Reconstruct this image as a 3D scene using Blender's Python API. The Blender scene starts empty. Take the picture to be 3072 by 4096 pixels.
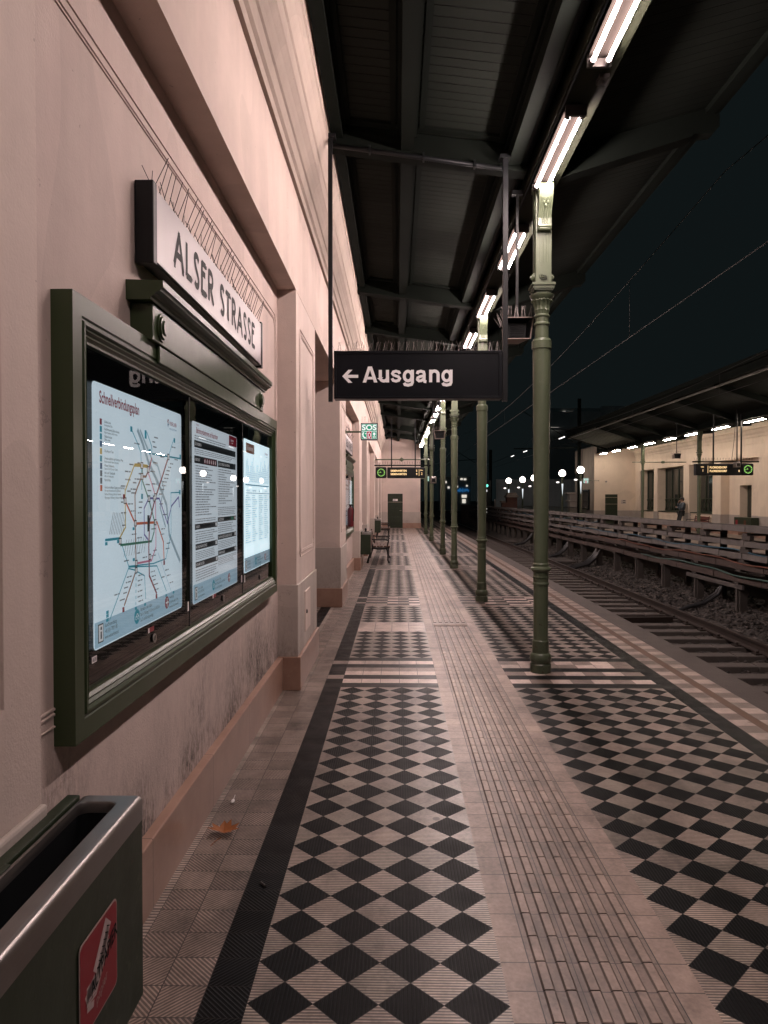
import bpy, bmesh, math, random
from mathutils import Vector, Matrix
RND = random.Random(11)
PI = math.pi
C = bpy.context.scene.collection
ORD = ['nearest', 'second', 'third', 'fourth', 'fifth', 'sixth', 'seventh', 'eighth', 'ninth', 'tenth',
       'eleventh', 'twelfth', 'thirteenth', 'fourteenth', 'fifteenth', 'sixteenth', 'seventeenth',
       'eighteenth', 'nineteenth', 'twentieth']

# ------------------------------------------------------------------ node helpers
class E:
    """small expression wrapper round shader math nodes"""
    def __init__(s, nt, sock): s.nt, s.s = nt, sock
    def _m(s, op, a, b=None, c=None):
        n = s.nt.nodes.new('ShaderNodeMath'); n.operation = op
        for i, x in enumerate((a, b, c)):
            if x is None: continue
            if isinstance(x, E): s.nt.links.new(x.s, n.inputs[i])
            else: n.inputs[i].default_value = x
        return E(s.nt, n.outputs[0])
    def __add__(s, o): return s._m('ADD', s, o)
    def __radd__(s, o): return s._m('ADD', s, o)
    def __sub__(s, o): return s._m('SUBTRACT', s, o)
    def __rsub__(s, o): return s._m('SUBTRACT', o, s)
    def __mul__(s, o): return s._m('MULTIPLY', s, o)
    def __rmul__(s, o): return s._m('MULTIPLY', s, o)
    def __truediv__(s, o): return s._m('DIVIDE', s, o)
    def abs(s): return s._m('ABSOLUTE', s)
    def floor(s): return s._m('FLOOR', s)
    def frac(s): return s._m('FRACT', s)
    def rnd(s): return s._m('ROUND', s)
    def sin(s): return s._m('SINE', s)
    def lt(s, o): return s._m('LESS_THAN', s, o)
    def gt(s, o): return s._m('GREATER_THAN', s, o)
    def min(s, o): return s._m('MINIMUM', s, o)
    def max(s, o): return s._m('MAXIMUM', s, o)
    def pow(s, o): return s._m('POWER', s, o)
    def mod(s, o): return s._m('FLOORED_MODULO', s, o)
    def clamp(s): return s.max(0.0).min(1.0)

class Mat:
    def __init__(s, name, rough=0.5, metal=0.0, spec=0.5):
        s.m = bpy.data.materials.new(name); s.m.use_nodes = True
        s.nt = s.m.node_tree; s.N = s.nt.nodes; s.L = s.nt.links
        s.b = s.N['Principled BSDF']
        s.b.inputs['Roughness'].default_value = rough
        s.b.inputs['Metallic'].default_value = metal
        s.b.inputs['Specular IOR Level'].default_value = spec
        s._tc = None
    def tc(s):
        if not s._tc: s._tc = s.N.new('ShaderNodeTexCoord')
        return s._tc
    def xyz(s, which='Object'):
        n = s.N.new('ShaderNodeSeparateXYZ'); s.L.new(s.tc().outputs[which], n.inputs[0])
        return E(s.nt, n.outputs[0]), E(s.nt, n.outputs[1]), E(s.nt, n.outputs[2])
    def vec(s, x, y, z=0.0):
        n = s.N.new('ShaderNodeCombineXYZ')
        for i, q in enumerate((x, y, z)):
            if isinstance(q, E): s.L.new(q.s, n.inputs[i])
            else: n.inputs[i].default_value = q
        return n.outputs[0]
    def noise(s, scale, detail=3.0, rough=0.55, vec=None, stretch=None):
        n = s.N.new('ShaderNodeTexNoise'); n.inputs['Scale'].default_value = scale
        n.inputs['Detail'].default_value = detail; n.inputs['Roughness'].default_value = rough
        v = vec if vec is not None else s.tc().outputs['Object']
        if stretch:
            mp = s.N.new('ShaderNodeMapping'); mp.inputs['Scale'].default_value = stretch
            s.L.new(v, mp.inputs[0]); v = mp.outputs[0]
        s.L.new(v, n.inputs['Vector'])
        return E(s.nt, n.outputs['Fac'])
    def white(s, vec):
        n = s.N.new('ShaderNodeTexWhiteNoise'); n.noise_dimensions = '3D'
        s.L.new(vec, n.inputs['Vector']); return E(s.nt, n.outputs['Value'])
    def voro(s, scale, feature='F1'):
        n = s.N.new('ShaderNodeTexVoronoi'); n.inputs['Scale'].default_value = scale; n.feature = feature
        s.L.new(s.tc().outputs['Object'], n.inputs['Vector'])
        return E(s.nt, n.outputs['Distance']), (n.outputs['Color'] if feature == 'F1' else None)
    def col(s, c):
        n = s.N.new('ShaderNodeRGB'); n.outputs[0].default_value = (c[0], c[1], c[2], 1); return n.outputs[0]
    def mix(s, f, a, b, mode='MIX'):
        n = s.N.new('ShaderNodeMix'); n.data_type = 'RGBA'; n.blend_type = mode
        if isinstance(f, E): s.L.new(f.s, n.inputs[0])
        else: n.inputs[0].default_value = f
        for i, q in ((6, a), (7, b)):
            if isinstance(q, (tuple, list)): n.inputs[i].default_value = (q[0], q[1], q[2], 1)
            else: s.L.new(q, n.inputs[i])
        return n.outputs[2]
    def scale(s, c, f):   # colour * scalar
        n = s.N.new('ShaderNodeVectorMath'); n.operation = 'SCALE'
        if isinstance(c, (tuple, list)): n.inputs[0].default_value = c[:3]
        else: s.L.new(c, n.inputs[0])
        if isinstance(f, E): s.L.new(f.s, n.inputs['Scale'])
        else: n.inputs['Scale'].default_value = f
        return n.outputs[0]
    def ramp(s, f, lo, hi):
        return ((f - lo) / (hi - lo)).clamp()
    def base(s, c):
        if isinstance(c, (tuple, list)): s.b.inputs['Base Color'].default_value = (c[0], c[1], c[2], 1)
        else: s.L.new(c, s.b.inputs['Base Color'])
    def rough(s, e): s.L.new(e.s, s.b.inputs['Roughness'])
    def bump(s, h, dist=0.002, strength=1.0):
        n = s.N.new('ShaderNodeBump'); n.inputs['Distance'].default_value = dist
        n.inputs['Strength'].default_value = strength
        s.L.new(h.s, n.inputs['Height']); s.L.new(n.outputs[0], s.b.inputs['Normal'])
    def emit(s, c, k):
        s.b.inputs['Emission Color'].default_value = (c[0], c[1], c[2], 1)
        s.b.inputs['Emission Strength'].default_value = k

def plain(name, c, rough=0.5, metal=0.0, var=0.25, vs=6.0, bump=0.0, bs=60.0, spec=0.5, emit=None):
    m = Mat(name, rough, metal, spec)
    f = m.noise(vs, 4.0)
    m.base(m.scale(c, (f - 0.5) * (2 * var) + 1.0))
    g = m.noise(vs * 2.3, 2.0)
    m.rough((g - 0.5) * 0.08 + rough)
    if bump: m.bump(m.noise(bs, 3.0), bump)
    if emit: m.emit(emit[0], emit[1])
    return m.m

def painted_iron(name, c, rough, foot=0.0):
    m = Mat(name, rough, 0, 0.4)
    f = m.noise(3.0, 4.0); run = m.noise(5.0, 4.0, 0.6, stretch=(3, 3, 0.35))
    col = m.scale(c, (f - 0.5) * 0.35 + (run - 0.5) * 0.45 + 1.0)
    chip = m.noise(34.0, 4.0, 0.65)
    col = m.mix(m.ramp(chip, 0.665 - foot * 0.06, 0.70 - foot * 0.06) * 0.85, col, (0.045, 0.026, 0.017))
    col = m.mix(m.ramp(m.noise(18.0, 5.0, 0.7), 0.60, 0.75) * 0.35, col, (0.20, 0.21, 0.15))
    m.base(col); m.rough((m.noise(9.0, 3.0) - 0.5) * 0.22 + rough)
    m.bump(m.noise(22.0, 4.0, 0.6), 0.0011, 0.8)
    return m.m

def glow(name, c, k):
    m = bpy.data.materials.new(name); m.use_nodes = True
    nt = m.node_tree; nt.nodes.clear()
    e = nt.nodes.new('ShaderNodeEmission'); o = nt.nodes.new('ShaderNodeOutputMaterial')
    e.inputs[0].default_value = (c[0], c[1], c[2], 1); e.inputs[1].default_value = k
    nt.links.new(e.outputs[0], o.inputs[0])
    return m

def glass(name, tint=(1, 1, 1), ior=1.5, rough=0.0):
    m = bpy.data.materials.new(name); m.use_nodes = True
    nt = m.node_tree; nt.nodes.clear()
    t = nt.nodes.new('ShaderNodeBsdfTransparent'); g = nt.nodes.new('ShaderNodeBsdfGlossy')
    f = nt.nodes.new('ShaderNodeFresnel'); x = nt.nodes.new('ShaderNodeMixShader')
    o = nt.nodes.new('ShaderNodeOutputMaterial')
    t.inputs[0].default_value = (*tint, 1); g.inputs['Roughness'].default_value = rough
    f.inputs[0].default_value = ior
    nt.links.new(f.outputs[0], x.inputs[0]); nt.links.new(t.outputs[0], x.inputs[1])
    nt.links.new(g.outputs[0], x.inputs[2]); nt.links.new(x.outputs[0], o.inputs[0])
    return m

# ------------------------------------------------------------------ mesh builder
ORG = {}
def org(o):
    while o.parent: o = o.parent
    return o.location
def tag(o, label=None, cat=None, group=None, kind=None):
    if label: o['label'] = label
    if cat: o['category'] = cat
    if group: o['group'] = group
    if kind: o['kind'] = kind
    return o
def thing(name, loc, label, cat, group=None):
    o = bpy.data.objects.new(name, None); C.objects.link(o)
    o.location = loc; o.empty_display_size = 0.1
    return tag(o, label, cat, group)

_tc = {}
def text_geo(s, bold=0.0):
    key = (s, bold)
    if key not in _tc:
        cu = bpy.data.curves.new('lettering', 'FONT'); cu.body = s; cu.size = 1.0; cu.offset = bold
        cu.resolution_u = 3; cu.align_x = 'LEFT'
        ob = bpy.data.objects.new('lettering', cu); C.objects.link(ob)
        dg = bpy.context.evaluated_depsgraph_get(); dg.update()
        me = ob.evaluated_get(dg).to_mesh()
        _tc[key] = ([tuple(v.co[:2]) for v in me.vertices], [tuple(p.vertices) for p in me.polygons])
        ob.evaluated_get(dg).to_mesh_clear()
        bpy.data.objects.remove(ob); bpy.data.curves.remove(cu)
    return _tc[key]

class MB:
    def __init__(s): s.v, s.f, s.m, s.sm = [], [], [], []
    def face(s, idx, m=0, smooth=False): s.f.append(tuple(idx)); s.m.append(m); s.sm.append(smooth)
    def add(s, vs, fs, m=0, smooth=False):
        n = len(s.v); s.v += [tuple(p) for p in vs]
        for f in fs: s.face([i + n for i in f], m, smooth)
        return s
    def quad(s, a, b, c, d, m=0): return s.add([a, b, c, d], [(0, 1, 2, 3)], m)
    def box(s, x0, x1, y0, y1, z0, z1, m=0):
        return s.add([(x0, y0, z0), (x1, y0, z0), (x1, y1, z0), (x0, y1, z0), (x0, y0, z1), (x1, y0, z1), (x1, y1, z1), (x0, y1, z1)],
                     [(0, 3, 2, 1), (4, 5, 6, 7), (0, 1, 5, 4), (1, 2, 6, 5), (2, 3, 7, 6), (3, 0, 4, 7)], m)
    def bar(s, a, b, w, h, m=0, up=(0, 0, 1)):
        a, b = Vector(a), Vector(b); d = (b - a).normalized(); u = Vector(up)
        r = d.cross(u)
        if r.length < 1e-4: u = Vector((0, 1, 0)); r = d.cross(u)
        r.normalize(); u = r.cross(d).normalized()
        r *= w / 2; u *= h / 2
        vs = [a - r - u, a + r - u, a + r + u, a - r + u, b - r - u, b + r - u, b + r + u, b - r + u]
        return s.add(vs, [(0, 1, 2, 3), (7, 6, 5, 4), (0, 4, 5, 1), (1, 5, 6, 2), (2, 6, 7, 3), (3, 7, 4, 0)], m)
    def prism(s, prof, axis, a0, a1, m=0, smooth=False):
        n = len(prof)
        def P(p, a):
            if axis == 'y': return (p[0], a, p[1])
            if axis == 'x': return (a, p[0], p[1])
            return (p[0], p[1], a)
        vs = [P(p, a0) for p in prof] + [P(p, a1) for p in prof]
        s.add(vs, [(i, (i + 1) % n, n + (i + 1) % n, n + i) for i in range(n)], m, smooth)
        k = len(s.v) - 2 * n
        s.face([k + i for i in range(n)], m); s.face([k + n + i for i in reversed(range(n))], m)
        return s
    def strip(s, prof, y0, y1, m=0):     # open profile of (x,z) run along y
        for (a, b) in zip(prof[:-1], prof[1:]):
            s.quad((a[0], y0, a[1]), (b[0], y0, b[1]), (b[0], y1, b[1]), (a[0], y1, a[1]), m)
        return s
    def tube(s, pts, r, n=8, m=0, caps=True):
        pts = [Vector(p) for p in pts]; k = len(pts); base = len(s.v)
        rs = r if isinstance(r, (list, tuple)) else [r] * k
        prev = None
        for i, p in enumerate(pts):
            d = (pts[min(i + 1, k - 1)] - pts[max(i - 1, 0)]).normalized()
            if prev is None:
                u = d.orthogonal().normalized()
            else:
                u = (prev - d * prev.dot(d))
                u = u.normalized() if u.length > 1e-5 else d.orthogonal().normalized()
            prev = u; w = d.cross(u)
            for j in range(n):
                a = 2 * PI * j / n
                s.v.append(tuple(p + (u * math.cos(a) + w * math.sin(a)) * rs[i]))
        for i in range(k - 1):
            for j in range(n):
                s.face((base + i * n + j, base + i * n + (j + 1) % n, base + (i + 1) * n + (j + 1) % n, base + (i + 1) * n + j), m, True)
        if caps:
            s.face([base + j for j in reversed(range(n))], m); s.face([base + (k - 1) * n + j for j in range(n)], m)
        return s
    def lathe(s, prof, cx, cy, n=20, m=0, wob=None):
        base = len(s.v); k = len(prof)
        for i, (r, z) in enumerate(prof):
            for j in range(n):
                a = 2 * PI * j / n; q = r * (wob(i, a) if wob else 1.0)
                s.v.append((cx + q * math.cos(a), cy + q * math.sin(a), z))
        for i in range(k - 1):
            for j in range(n):
                s.face((base + i * n + j, base + i * n + (j + 1) % n, base + (i + 1) * n + (j + 1) % n, base + (i + 1) * n + j), m, True)
        s.face([base + j for j in reversed(range(n))], m); s.face([base + (k - 1) * n + j for j in range(n)], m)
        return s
    def ball(s, c, r, m=0, nu=10, nv=6):
        rx, ry, rz = (r if isinstance(r, (tuple, list)) else (r, r, r)); base = len(s.v)
        for i in range(nv + 1):
            t = PI * i / nv
            for j in range(nu):
                a = 2 * PI * j / nu
                s.v.append((c[0] + rx * math.sin(t) * math.cos(a), c[1] + ry * math.sin(t) * math.sin(a), c[2] + rz * math.cos(t)))
        for i in range(nv):
            for j in range(nu):
                s.face((base + i * nu + j, base + i * nu + (j + 1) % nu, base + (i + 1) * nu + (j + 1) % nu, base + (i + 1) * nu + j), m, True)
        return s
    def text(s, t, o, right, up, size, sx=1.0, bold=0.0, m=0, align=0.0):
        vs, fs = text_geo(t, bold)
        if not vs: return s
        w = max(v[0] for v in vs); o, r, u = Vector(o), Vector(right), Vector(up)
        s.add([o + r * ((x - w * align) * size * sx) + u * (y * size) for x, y in vs], fs, m); return s
    def ribbon(s, pts, w, fn, m=0, thick=None):
        """flat ribbon through 2-D points, mapped to space by fn(a,b)"""
        P = [Vector(p) for p in pts]; k = len(P); base = len(s.v)
        for i in range(k):
            d = (P[min(i + 1, k - 1)] - P[max(i - 1, 0)])
            if 0 < i < k - 1:
                d1 = (P[i] - P[i - 1]).normalized(); d2 = (P[i + 1] - P[i]).normalized(); d = d1 + d2
            d = d.normalized() if d.length > 1e-9 else Vector((1, 0)); nn = Vector((-d.y, d.x)); q = w / 2
            if 0 < i < k - 1: q = min(q / max(0.4, abs(nn.dot(Vector((-d1.y, d1.x))))), w)
            s.v.append(tuple(fn(*(P[i] + nn * q)))); s.v.append(tuple(fn(*(P[i] - nn * q))))
        for i in range(k - 1): s.face((base + 2 * i, base + 2 * i + 1, base + 2 * i + 3, base + 2 * i + 2), m)
        return s
    def ring(s, fn, loops, m=0, close=False):
        """loops of equal length lists of points -> skin between successive loops"""
        n = len(loops[0]); base = len(s.v)
        for L in loops: s.v += [tuple(p) for p in L]
        for i in range(len(loops) - 1):
            for j in range(n):
                s.face((base + i * n + j, base + i * n + (j + 1) % n, base + (i + 1) * n + (j + 1) % n, base + (i + 1) * n + j), m)
        if close: s.face([base + (len(loops) - 1) * n + j for j in range(n)], m)
        return s
    def build(s, name, mats, parent=None, label=None, cat=None, group=None, kind=None, bevel=0.0, recalc=True, smooth=False, segs=2):
        mats = mats if isinstance(mats, (list, tuple)) else [mats]
        off = Vector((0, 0, 0))
        if parent is not None: off = Vector(org(parent))
        elif kind is None and s.v:
            xs = [p[0] for p in s.v]; ys = [p[1] for p in s.v]; zs = [p[2] for p in s.v]
            off = Vector(((min(xs) + max(xs)) / 2, (min(ys) + max(ys)) / 2, min(zs)))
        me = bpy.data.meshes.new(name)
        me.from_pydata([(p[0] - off.x, p[1] - off.y, p[2] - off.z) for p in s.v], [], s.f)
        for mt in mats: me.materials.append(mt)
        for i, p in enumerate(me.polygons):
            p.material_index = s.m[i]; p.use_smooth = s.sm[i] or smooth
        if recalc:
            bm = bmesh.new(); bm.from_mesh(me); bmesh.ops.recalc_face_normals(bm, faces=bm.faces)
            for e in bm.edges:
                if len(e.link_faces) == 2 and e.calc_face_angle(0.0) > 0.62: e.smooth = False
            bm.to_mesh(me); bm.free()
        me.update()
        o = bpy.data.objects.new(name, me); C.objects.link(o)
        if parent is not None: o.parent = parent
        else: o.location = off
        if bevel:
            b = o.modifiers.new('bevel', 'BEVEL'); b.width = bevel; b.segments = segs; b.limit_method = 'ANGLE'; b.angle_limit = 0.6
        return tag(o, label, cat, group, kind)

def dup(o, loc=None, label=None, rotz=None, parent=None):
    c = o.copy(); C.objects.link(c)
    if parent is not None: c.parent = parent
    if loc is not None: c.location = loc
    if rotz is not None: c.rotation_euler = (0, 0, rotz)
    if label: c['label'] = label
    for ch in list(o.children): dup(ch, parent=c)
    return c

# ------------------------------------------------------------------ materials
def plaster(name, c, dirt=0.12, low=None):
    m = Mat(name, 0.75, 0, 0.3)
    f = m.noise(1.3, 5.0, 0.6); g = m.noise(14.0, 4.0, 0.6); h = m.noise(0.8, 3.0, 0.5, stretch=(1, 6.0, 0.6))
    k = (f - 0.5) * (2 * dirt) + 1.0 + (g - 0.5) * 0.10 + (h - 0.5) * (dirt * 1.2)
    col = m.scale(c, k)
    warm = m.mix(m.ramp(m.noise(0.45, 2.0), 0.35, 0.7), col, m.scale(col, 0.93))
    col = warm
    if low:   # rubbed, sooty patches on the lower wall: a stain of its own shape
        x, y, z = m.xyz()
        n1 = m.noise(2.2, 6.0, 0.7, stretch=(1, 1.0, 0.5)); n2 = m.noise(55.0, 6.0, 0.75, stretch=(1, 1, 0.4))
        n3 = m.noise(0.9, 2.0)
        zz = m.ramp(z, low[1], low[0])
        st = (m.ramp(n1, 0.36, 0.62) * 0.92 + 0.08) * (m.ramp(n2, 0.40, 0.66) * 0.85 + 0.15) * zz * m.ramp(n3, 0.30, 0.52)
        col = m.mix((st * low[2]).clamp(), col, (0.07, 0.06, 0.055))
    wob = m.noise(1.5, 7.0, 0.6)
    cr = ((wob - 0.5).abs().lt(0.0022)) * m.noise(0.8, 2.0).gt(0.60)
    col = m.mix(cr * 0.28, col, (0.12, 0.09, 0.075))
    chip = m.noise(26.0, 3.0, 0.6).gt(0.735)
    col = m.mix(chip * 0.45, col, (0.22, 0.17, 0.14))
    px, py, pz = m.xyz()
    pat = m.noise(0.7, 1.0, stretch=(1, 1.4, 0.9)).gt(0.60)
    col = m.mix(pat * 0.5, col, m.scale(col, 0.86))
    m.base(col)
    m.bump(m.noise(9.0, 5.0, 0.65) * 0.6 + m.noise(120.0, 3.0) * 0.25, 0.006, 0.7)
    return m.m
WALL = (0.64, 0.520, 0.460)
M_wall = plaster('cream_plaster', WALL, 0.20)
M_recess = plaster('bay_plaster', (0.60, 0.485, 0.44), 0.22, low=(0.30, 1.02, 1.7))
M_pil = plaster('pilaster_plaster', (0.66, 0.545, 0.49), 0.19)
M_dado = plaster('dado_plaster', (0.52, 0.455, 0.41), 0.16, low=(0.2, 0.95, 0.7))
M_owall = plaster('opposite_plaster', (0.66, 0.555, 0.445), 0.16)
M_odado = plaster('opposite_dado', (0.36, 0.32, 0.29), 0.14)
def marble():
    m = Mat('pink_marble', 0.28)
    f = m.noise(3.0, 6.0, 0.65); g = m.noise(22.0, 4.0, 0.6, stretch=(1, 1, 2.4))
    c = m.mix(m.ramp(f, 0.3, 0.7), (0.27, 0.158, 0.118), (0.39, 0.25, 0.19))
    c = m.mix(m.ramp(g, 0.60, 0.75) * 0.35, c, (0.46, 0.34, 0.26))
    x, y, z = m.xyz()
    j = ((y / 0.95).frac() - 0.5).abs().gt(0.4975)
    m.base(m.mix(j, c, (0.06, 0.04, 0.03)))
    return m.m
M_marble = marble()
def steel():
    m = Mat('brushed_steel', 0.3, 0.95)
    a = m.noise(6.0, 5.0, 0.65); b = m.noise(30.0, 4.0, 0.7, stretch=(1, .12, 1))
    m.base(m.scale((0.30, 0.28, 0.27), (a - .5) * .6 + (b - .5) * .4 + 1.0)); m.rough((a - .5) * .25 + (b - .5) * .2 + .40); m.bump(b, .0005, .6)
    return m.m
M_steel = steel()
M_green = plain('olive_case_paint', (0.030, 0.048, 0.020), 0.33, 0, 0.12, 5.0, spec=0.35)
M_bin = painted_iron('dark_green_paint', (0.020, 0.030, 0.016), 0.40)
M_col = painted_iron('column_green_paint', (0.086, 0.106, 0.064), 0.38)
M_colb = painted_iron('column_foot_paint', (0.068, 0.084, 0.052), 0.36, 1.0)  # column green with the foot's shade put into the colour, plus more chips
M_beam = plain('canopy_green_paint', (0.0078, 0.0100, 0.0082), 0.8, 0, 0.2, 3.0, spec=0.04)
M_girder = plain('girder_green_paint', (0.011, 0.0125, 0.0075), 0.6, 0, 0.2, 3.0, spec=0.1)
M_black = plain('black_paint', (0.008, 0.009, 0.010), 0.42, 0, 0.3, 8.0, spec=0.22)
M_sheet = plain('sign_black', (0.005, 0.006, 0.008), 0.30, 0, 0.2, 8.0, 0.00012, 200.0, spec=0.14)
M_blackgl = plain('black_glass_print', (0.010, 0.010, 0.011), 0.25, 0, 0.2, 4.0)
M_face = plain('sign_enamel', (0.30, 0.262, 0.27), 0.35, 0, 0.05, 3.0)
M_letter = plain('letter_black', (0.008, 0.011, 0.012), 0.6, 0, 0.1, spec=0.15)
M_white = plain('white_letter', (0.92, 0.90, 0.90), 0.45, 0, 0.03)
M_wire = plain('spike_wire', (0.20, 0.18, 0.17), 0.45, 0.6, 0.2)
M_wired = plain('dark_spike_wire', (0.03, 0.03, 0.03), 0.45, 0.4, 0.2)
M_red = plain('red_print', (0.24, 0.014, 0.024), 0.45, 0, 0.08)
M_wood = plain('bench_slat_wood', (0.085, 0.040, 0.024), 0.5, 0, 0.35, 9.0)
M_iron = plain('cast_iron_black', (0.014, 0.014, 0.014), 0.42, 0.2, 0.2)
M_redwood = plain('red_bench_wood', (0.12, 0.030, 0.022), 0.5, 0, 0.2, 9.0)
M_conc = plain('worn_concrete', (0.21, 0.165, 0.135), 0.8, 0, 0.4, 5.0, 0.004, 40.0)
M_coping = plain('coping_concrete', (0.070, 0.057, 0.050), 0.75, 0, 0.45, 2.5, 0.004, 50.0)
M_tray = plain('trough_concrete', (0.098, 0.088, 0.081), 0.85, 0, 0.5, 3.5, 0.006, 25.0)
M_rust = plain('rusty_channel', (0.036, 0.022, 0.017), 0.8, 0, 0.6, 5.0, 0.004, 30.0)
M_post = plain('rack_post_concrete', (0.045, 0.038, 0.033), 0.85, 0, 0.5, 4.0, 0.004, 30.0)
M_rail = plain('rail_steel', (0.040, 0.029, 0.024), 0.55, 0.5, 0.3, 6.0)
M_railtop = plain('polished_rail_head', (0.20, 0.17, 0.15), 0.35, 0.9, 0.2, 6.0)
M_sleep = plain('sleeper_timber', (0.082, 0.070, 0.062), 0.85, 0, 0.45, 4.0, 0.006, 30.0)
M_rubber = plain('black_cable', (0.012, 0.012, 0.013), 0.5)
M_blue = plain('blue_cable', (0.022, 0.075, 0.11), 0.5)
M_tealc = plain('green_cable', (0.028, 0.070, 0.056), 0.5)
M_orange = plain('orange_cable', (0.12, 0.038, 0.018), 0.5)
M_housing = plain('lamp_housing_grey', (0.006, 0.005, 0.0045), 0.8, 0, 0.05, spec=0.0)
M_socket = plain('lamp_socket', (0.025, 0.020, 0.018), 0.45)
TUBECOL = (1.0, 0.795, 0.755)
M_tube = glow('lit_fluorescent_tube', TUBECOL, 318.0)
M_otube = glow('lit_fluorescent_tube_warm', (1.0, 0.82, 0.68), 150.0)
M_globe = glow('lit_globe', (1.0, 0.88, 0.80), 9.0)
M_glass = glass('case_glass', (0.97, 0.98, 0.98), 1.5)
M_wglass = plain('window_glass_dark', (0.020, 0.024, 0.022), 0.06, 0, 0.1)
M_dark = plain('far_dark_render', (0.02, 0.022, 0.022), 0.9)
def ceiling():
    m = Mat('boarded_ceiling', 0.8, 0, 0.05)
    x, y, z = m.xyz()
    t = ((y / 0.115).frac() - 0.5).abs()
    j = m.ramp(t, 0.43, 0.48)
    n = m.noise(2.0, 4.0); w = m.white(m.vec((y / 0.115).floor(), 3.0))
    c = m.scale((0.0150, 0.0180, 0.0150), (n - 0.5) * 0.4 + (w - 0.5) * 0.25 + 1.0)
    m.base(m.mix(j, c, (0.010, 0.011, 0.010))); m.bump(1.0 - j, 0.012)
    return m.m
M_ceil = ceiling()

# ---- floor tiles (UV in tile units; grooves in metres)
LIGHT = (0.41, 0.315, 0.263); TAN = (0.29, 0.225, 0.19); BLK = (0.0075, 0.0085, 0.0098)
def dirtmul(m):
    a = m.noise(1.1, 5.0, 0.62); b = m.noise(9.0, 5.0, 0.65); c = m.noise(60.0, 3.0)
    d, cc = m.voro(4.2)
    sep = m.N.new('ShaderNodeSeparateColor'); m.L.new(cc, sep.inputs[0]); rr = E(m.nt, sep.outputs[0]); r2 = E(m.nt, sep.outputs[1])
    gum = d.lt(r2 * 0.10 + 0.03) * rr.gt(0.72)
    sm = m.ramp(m.noise(2.6, 6.0, 0.7, stretch=(1.0, 0.5, 1)), 0.50, 0.64)
    return ((a - 0.5) * 1.3 + (b - 0.5) * 1.3 + (c - 0.5) * 0.8 + 1.0).max(0.25) * (1 - gum * 0.55) * (1 - sm * 0.42)
def diamond():
    m = Mat('harlequin_tile', 0.36, 0, 0.5)
    u, v, _ = m.xyz('UV'); x, y, z = m.xyz()
    fa = u.frac() - 0.5; fb = v.frac() - 0.5
    s = fa.abs() + fb.abs()
    blk = s.lt(0.5)
    gr = (s - 0.5).abs().lt(0.012)
    g1 = m.ramp((y * (2 * PI / 0.0135)).sin(), -0.1, 0.5)      # ribs across, light tile (1 = ridge)
    g2 = m.ramp((x * (2 * PI / 0.0135)).sin(), -0.1, 0.5)
    iu = (u + 0.5 * (1 - blk)).floor(); iv = (v + 0.5 * (1 - blk)).floor()
    w = m.white(m.vec(iu, iv, blk)); w2 = m.white(m.vec(iv, iu, blk + 4.0))
    k = dirtmul(m) + (w - 0.5) * 0.45
    light = m.mix(w2 * 0.55, LIGHT, (0.40, 0.35, 0.285))
    lc = m.mix(g1, m.scale(light, k * 0.27), m.scale(light, k))
    bc = m.mix(g2, m.scale(BLK, 0.42), m.scale(BLK, k * 1.15))
    c = m.mix(blk, lc, bc)
    c = m.mix(gr, c, (0.016, 0.015, 0.014))
    m.base(c)
    m.rough((m.noise(7.0, 3.0) - 0.5) * 0.28 + 0.36 + blk * 0.10)
    m.L.new((0.75 - blk * 0.65).s, m.b.inputs['Specular IOR Level'])
    m.bump((g1 * (1 - blk) + g2 * blk) * (1 - gr), 0.0022, 0.9)
    return m.m
def tile(name, c, groove=0.0135, kind='diag', rough=0.38, dk=0.32, spec=0.5):
    m = Mat(name, rough, 0, spec)
    u, v, _ = m.xyz('UV'); x, y, z = m.xyz()
    fu, fv = u.frac(), v.frac()
    gr = (fu - 0.5).abs().max((fv - 0.5).abs()).gt(0.487)
    par = (u.floor() + v.floor()).mod(2.0)
    k = dirtmul(m) + (m.white(m.vec(u.floor(), v.floor(), 2.0)) - 0.5) * 0.5
    if kind == 'diag':
        sg = par * 2.0 - 1.0
        g = m.ramp(((fu + fv * sg) * (2 * PI * 8.0)).sin(), -0.1, 0.5)
    elif kind == 'cross':
        g = m.ramp((y * (2 * PI / groove)).sin(), -0.1, 0.5)
    else: g = None
    cc = m.scale(c, k)
    if g is not None:
        cc = m.mix(g, m.scale(c, k * dk), cc); m.bump(g * (1 - gr), 0.002, 0.9)
    else: m.bump((1 - gr) + m.noise(40.0, 3.0) * 0.12, 0.002, 0.8)
    m.base(m.mix(gr, cc, (0.020, 0.017, 0.015)))
    m.rough((m.noise(7.0, 3.0) - 0.5) * 0.3 + rough)
    return m.m
M_dia = diamond()
M_tl = tile('light_ribbed_tile', (0.30, 0.232, 0.196))
M_tb = tile('black_ribbed_tile', (0.008, 0.0088, 0.0100), dk=0.45, spec=0.1)
M_tt = tile('tan_ribbed_tile', TAN)
M_tp = tile('plain_light_tile', (0.43, 0.345, 0.305), kind='plain')
M_tn = tile('narrow_border_tile', (0.45, 0.37, 0.32), kind='cross', groove=0.02)
M_tbp = tile('plain_black_tile', (0.009, 0.0092, 0.0098), kind='plain', spec=0.12)
M_el = tile('edge_light_tile', (0.31, 0.242, 0.21), kind='plain'); M_et = tile('edge_tan_tile', (0.20, 0.152, 0.132), dk=0.5)
M_brown = plain('brown_safety_line', (0.120, 0.066, 0.044), 0.5, 0, 0.3, 4.0)
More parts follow.
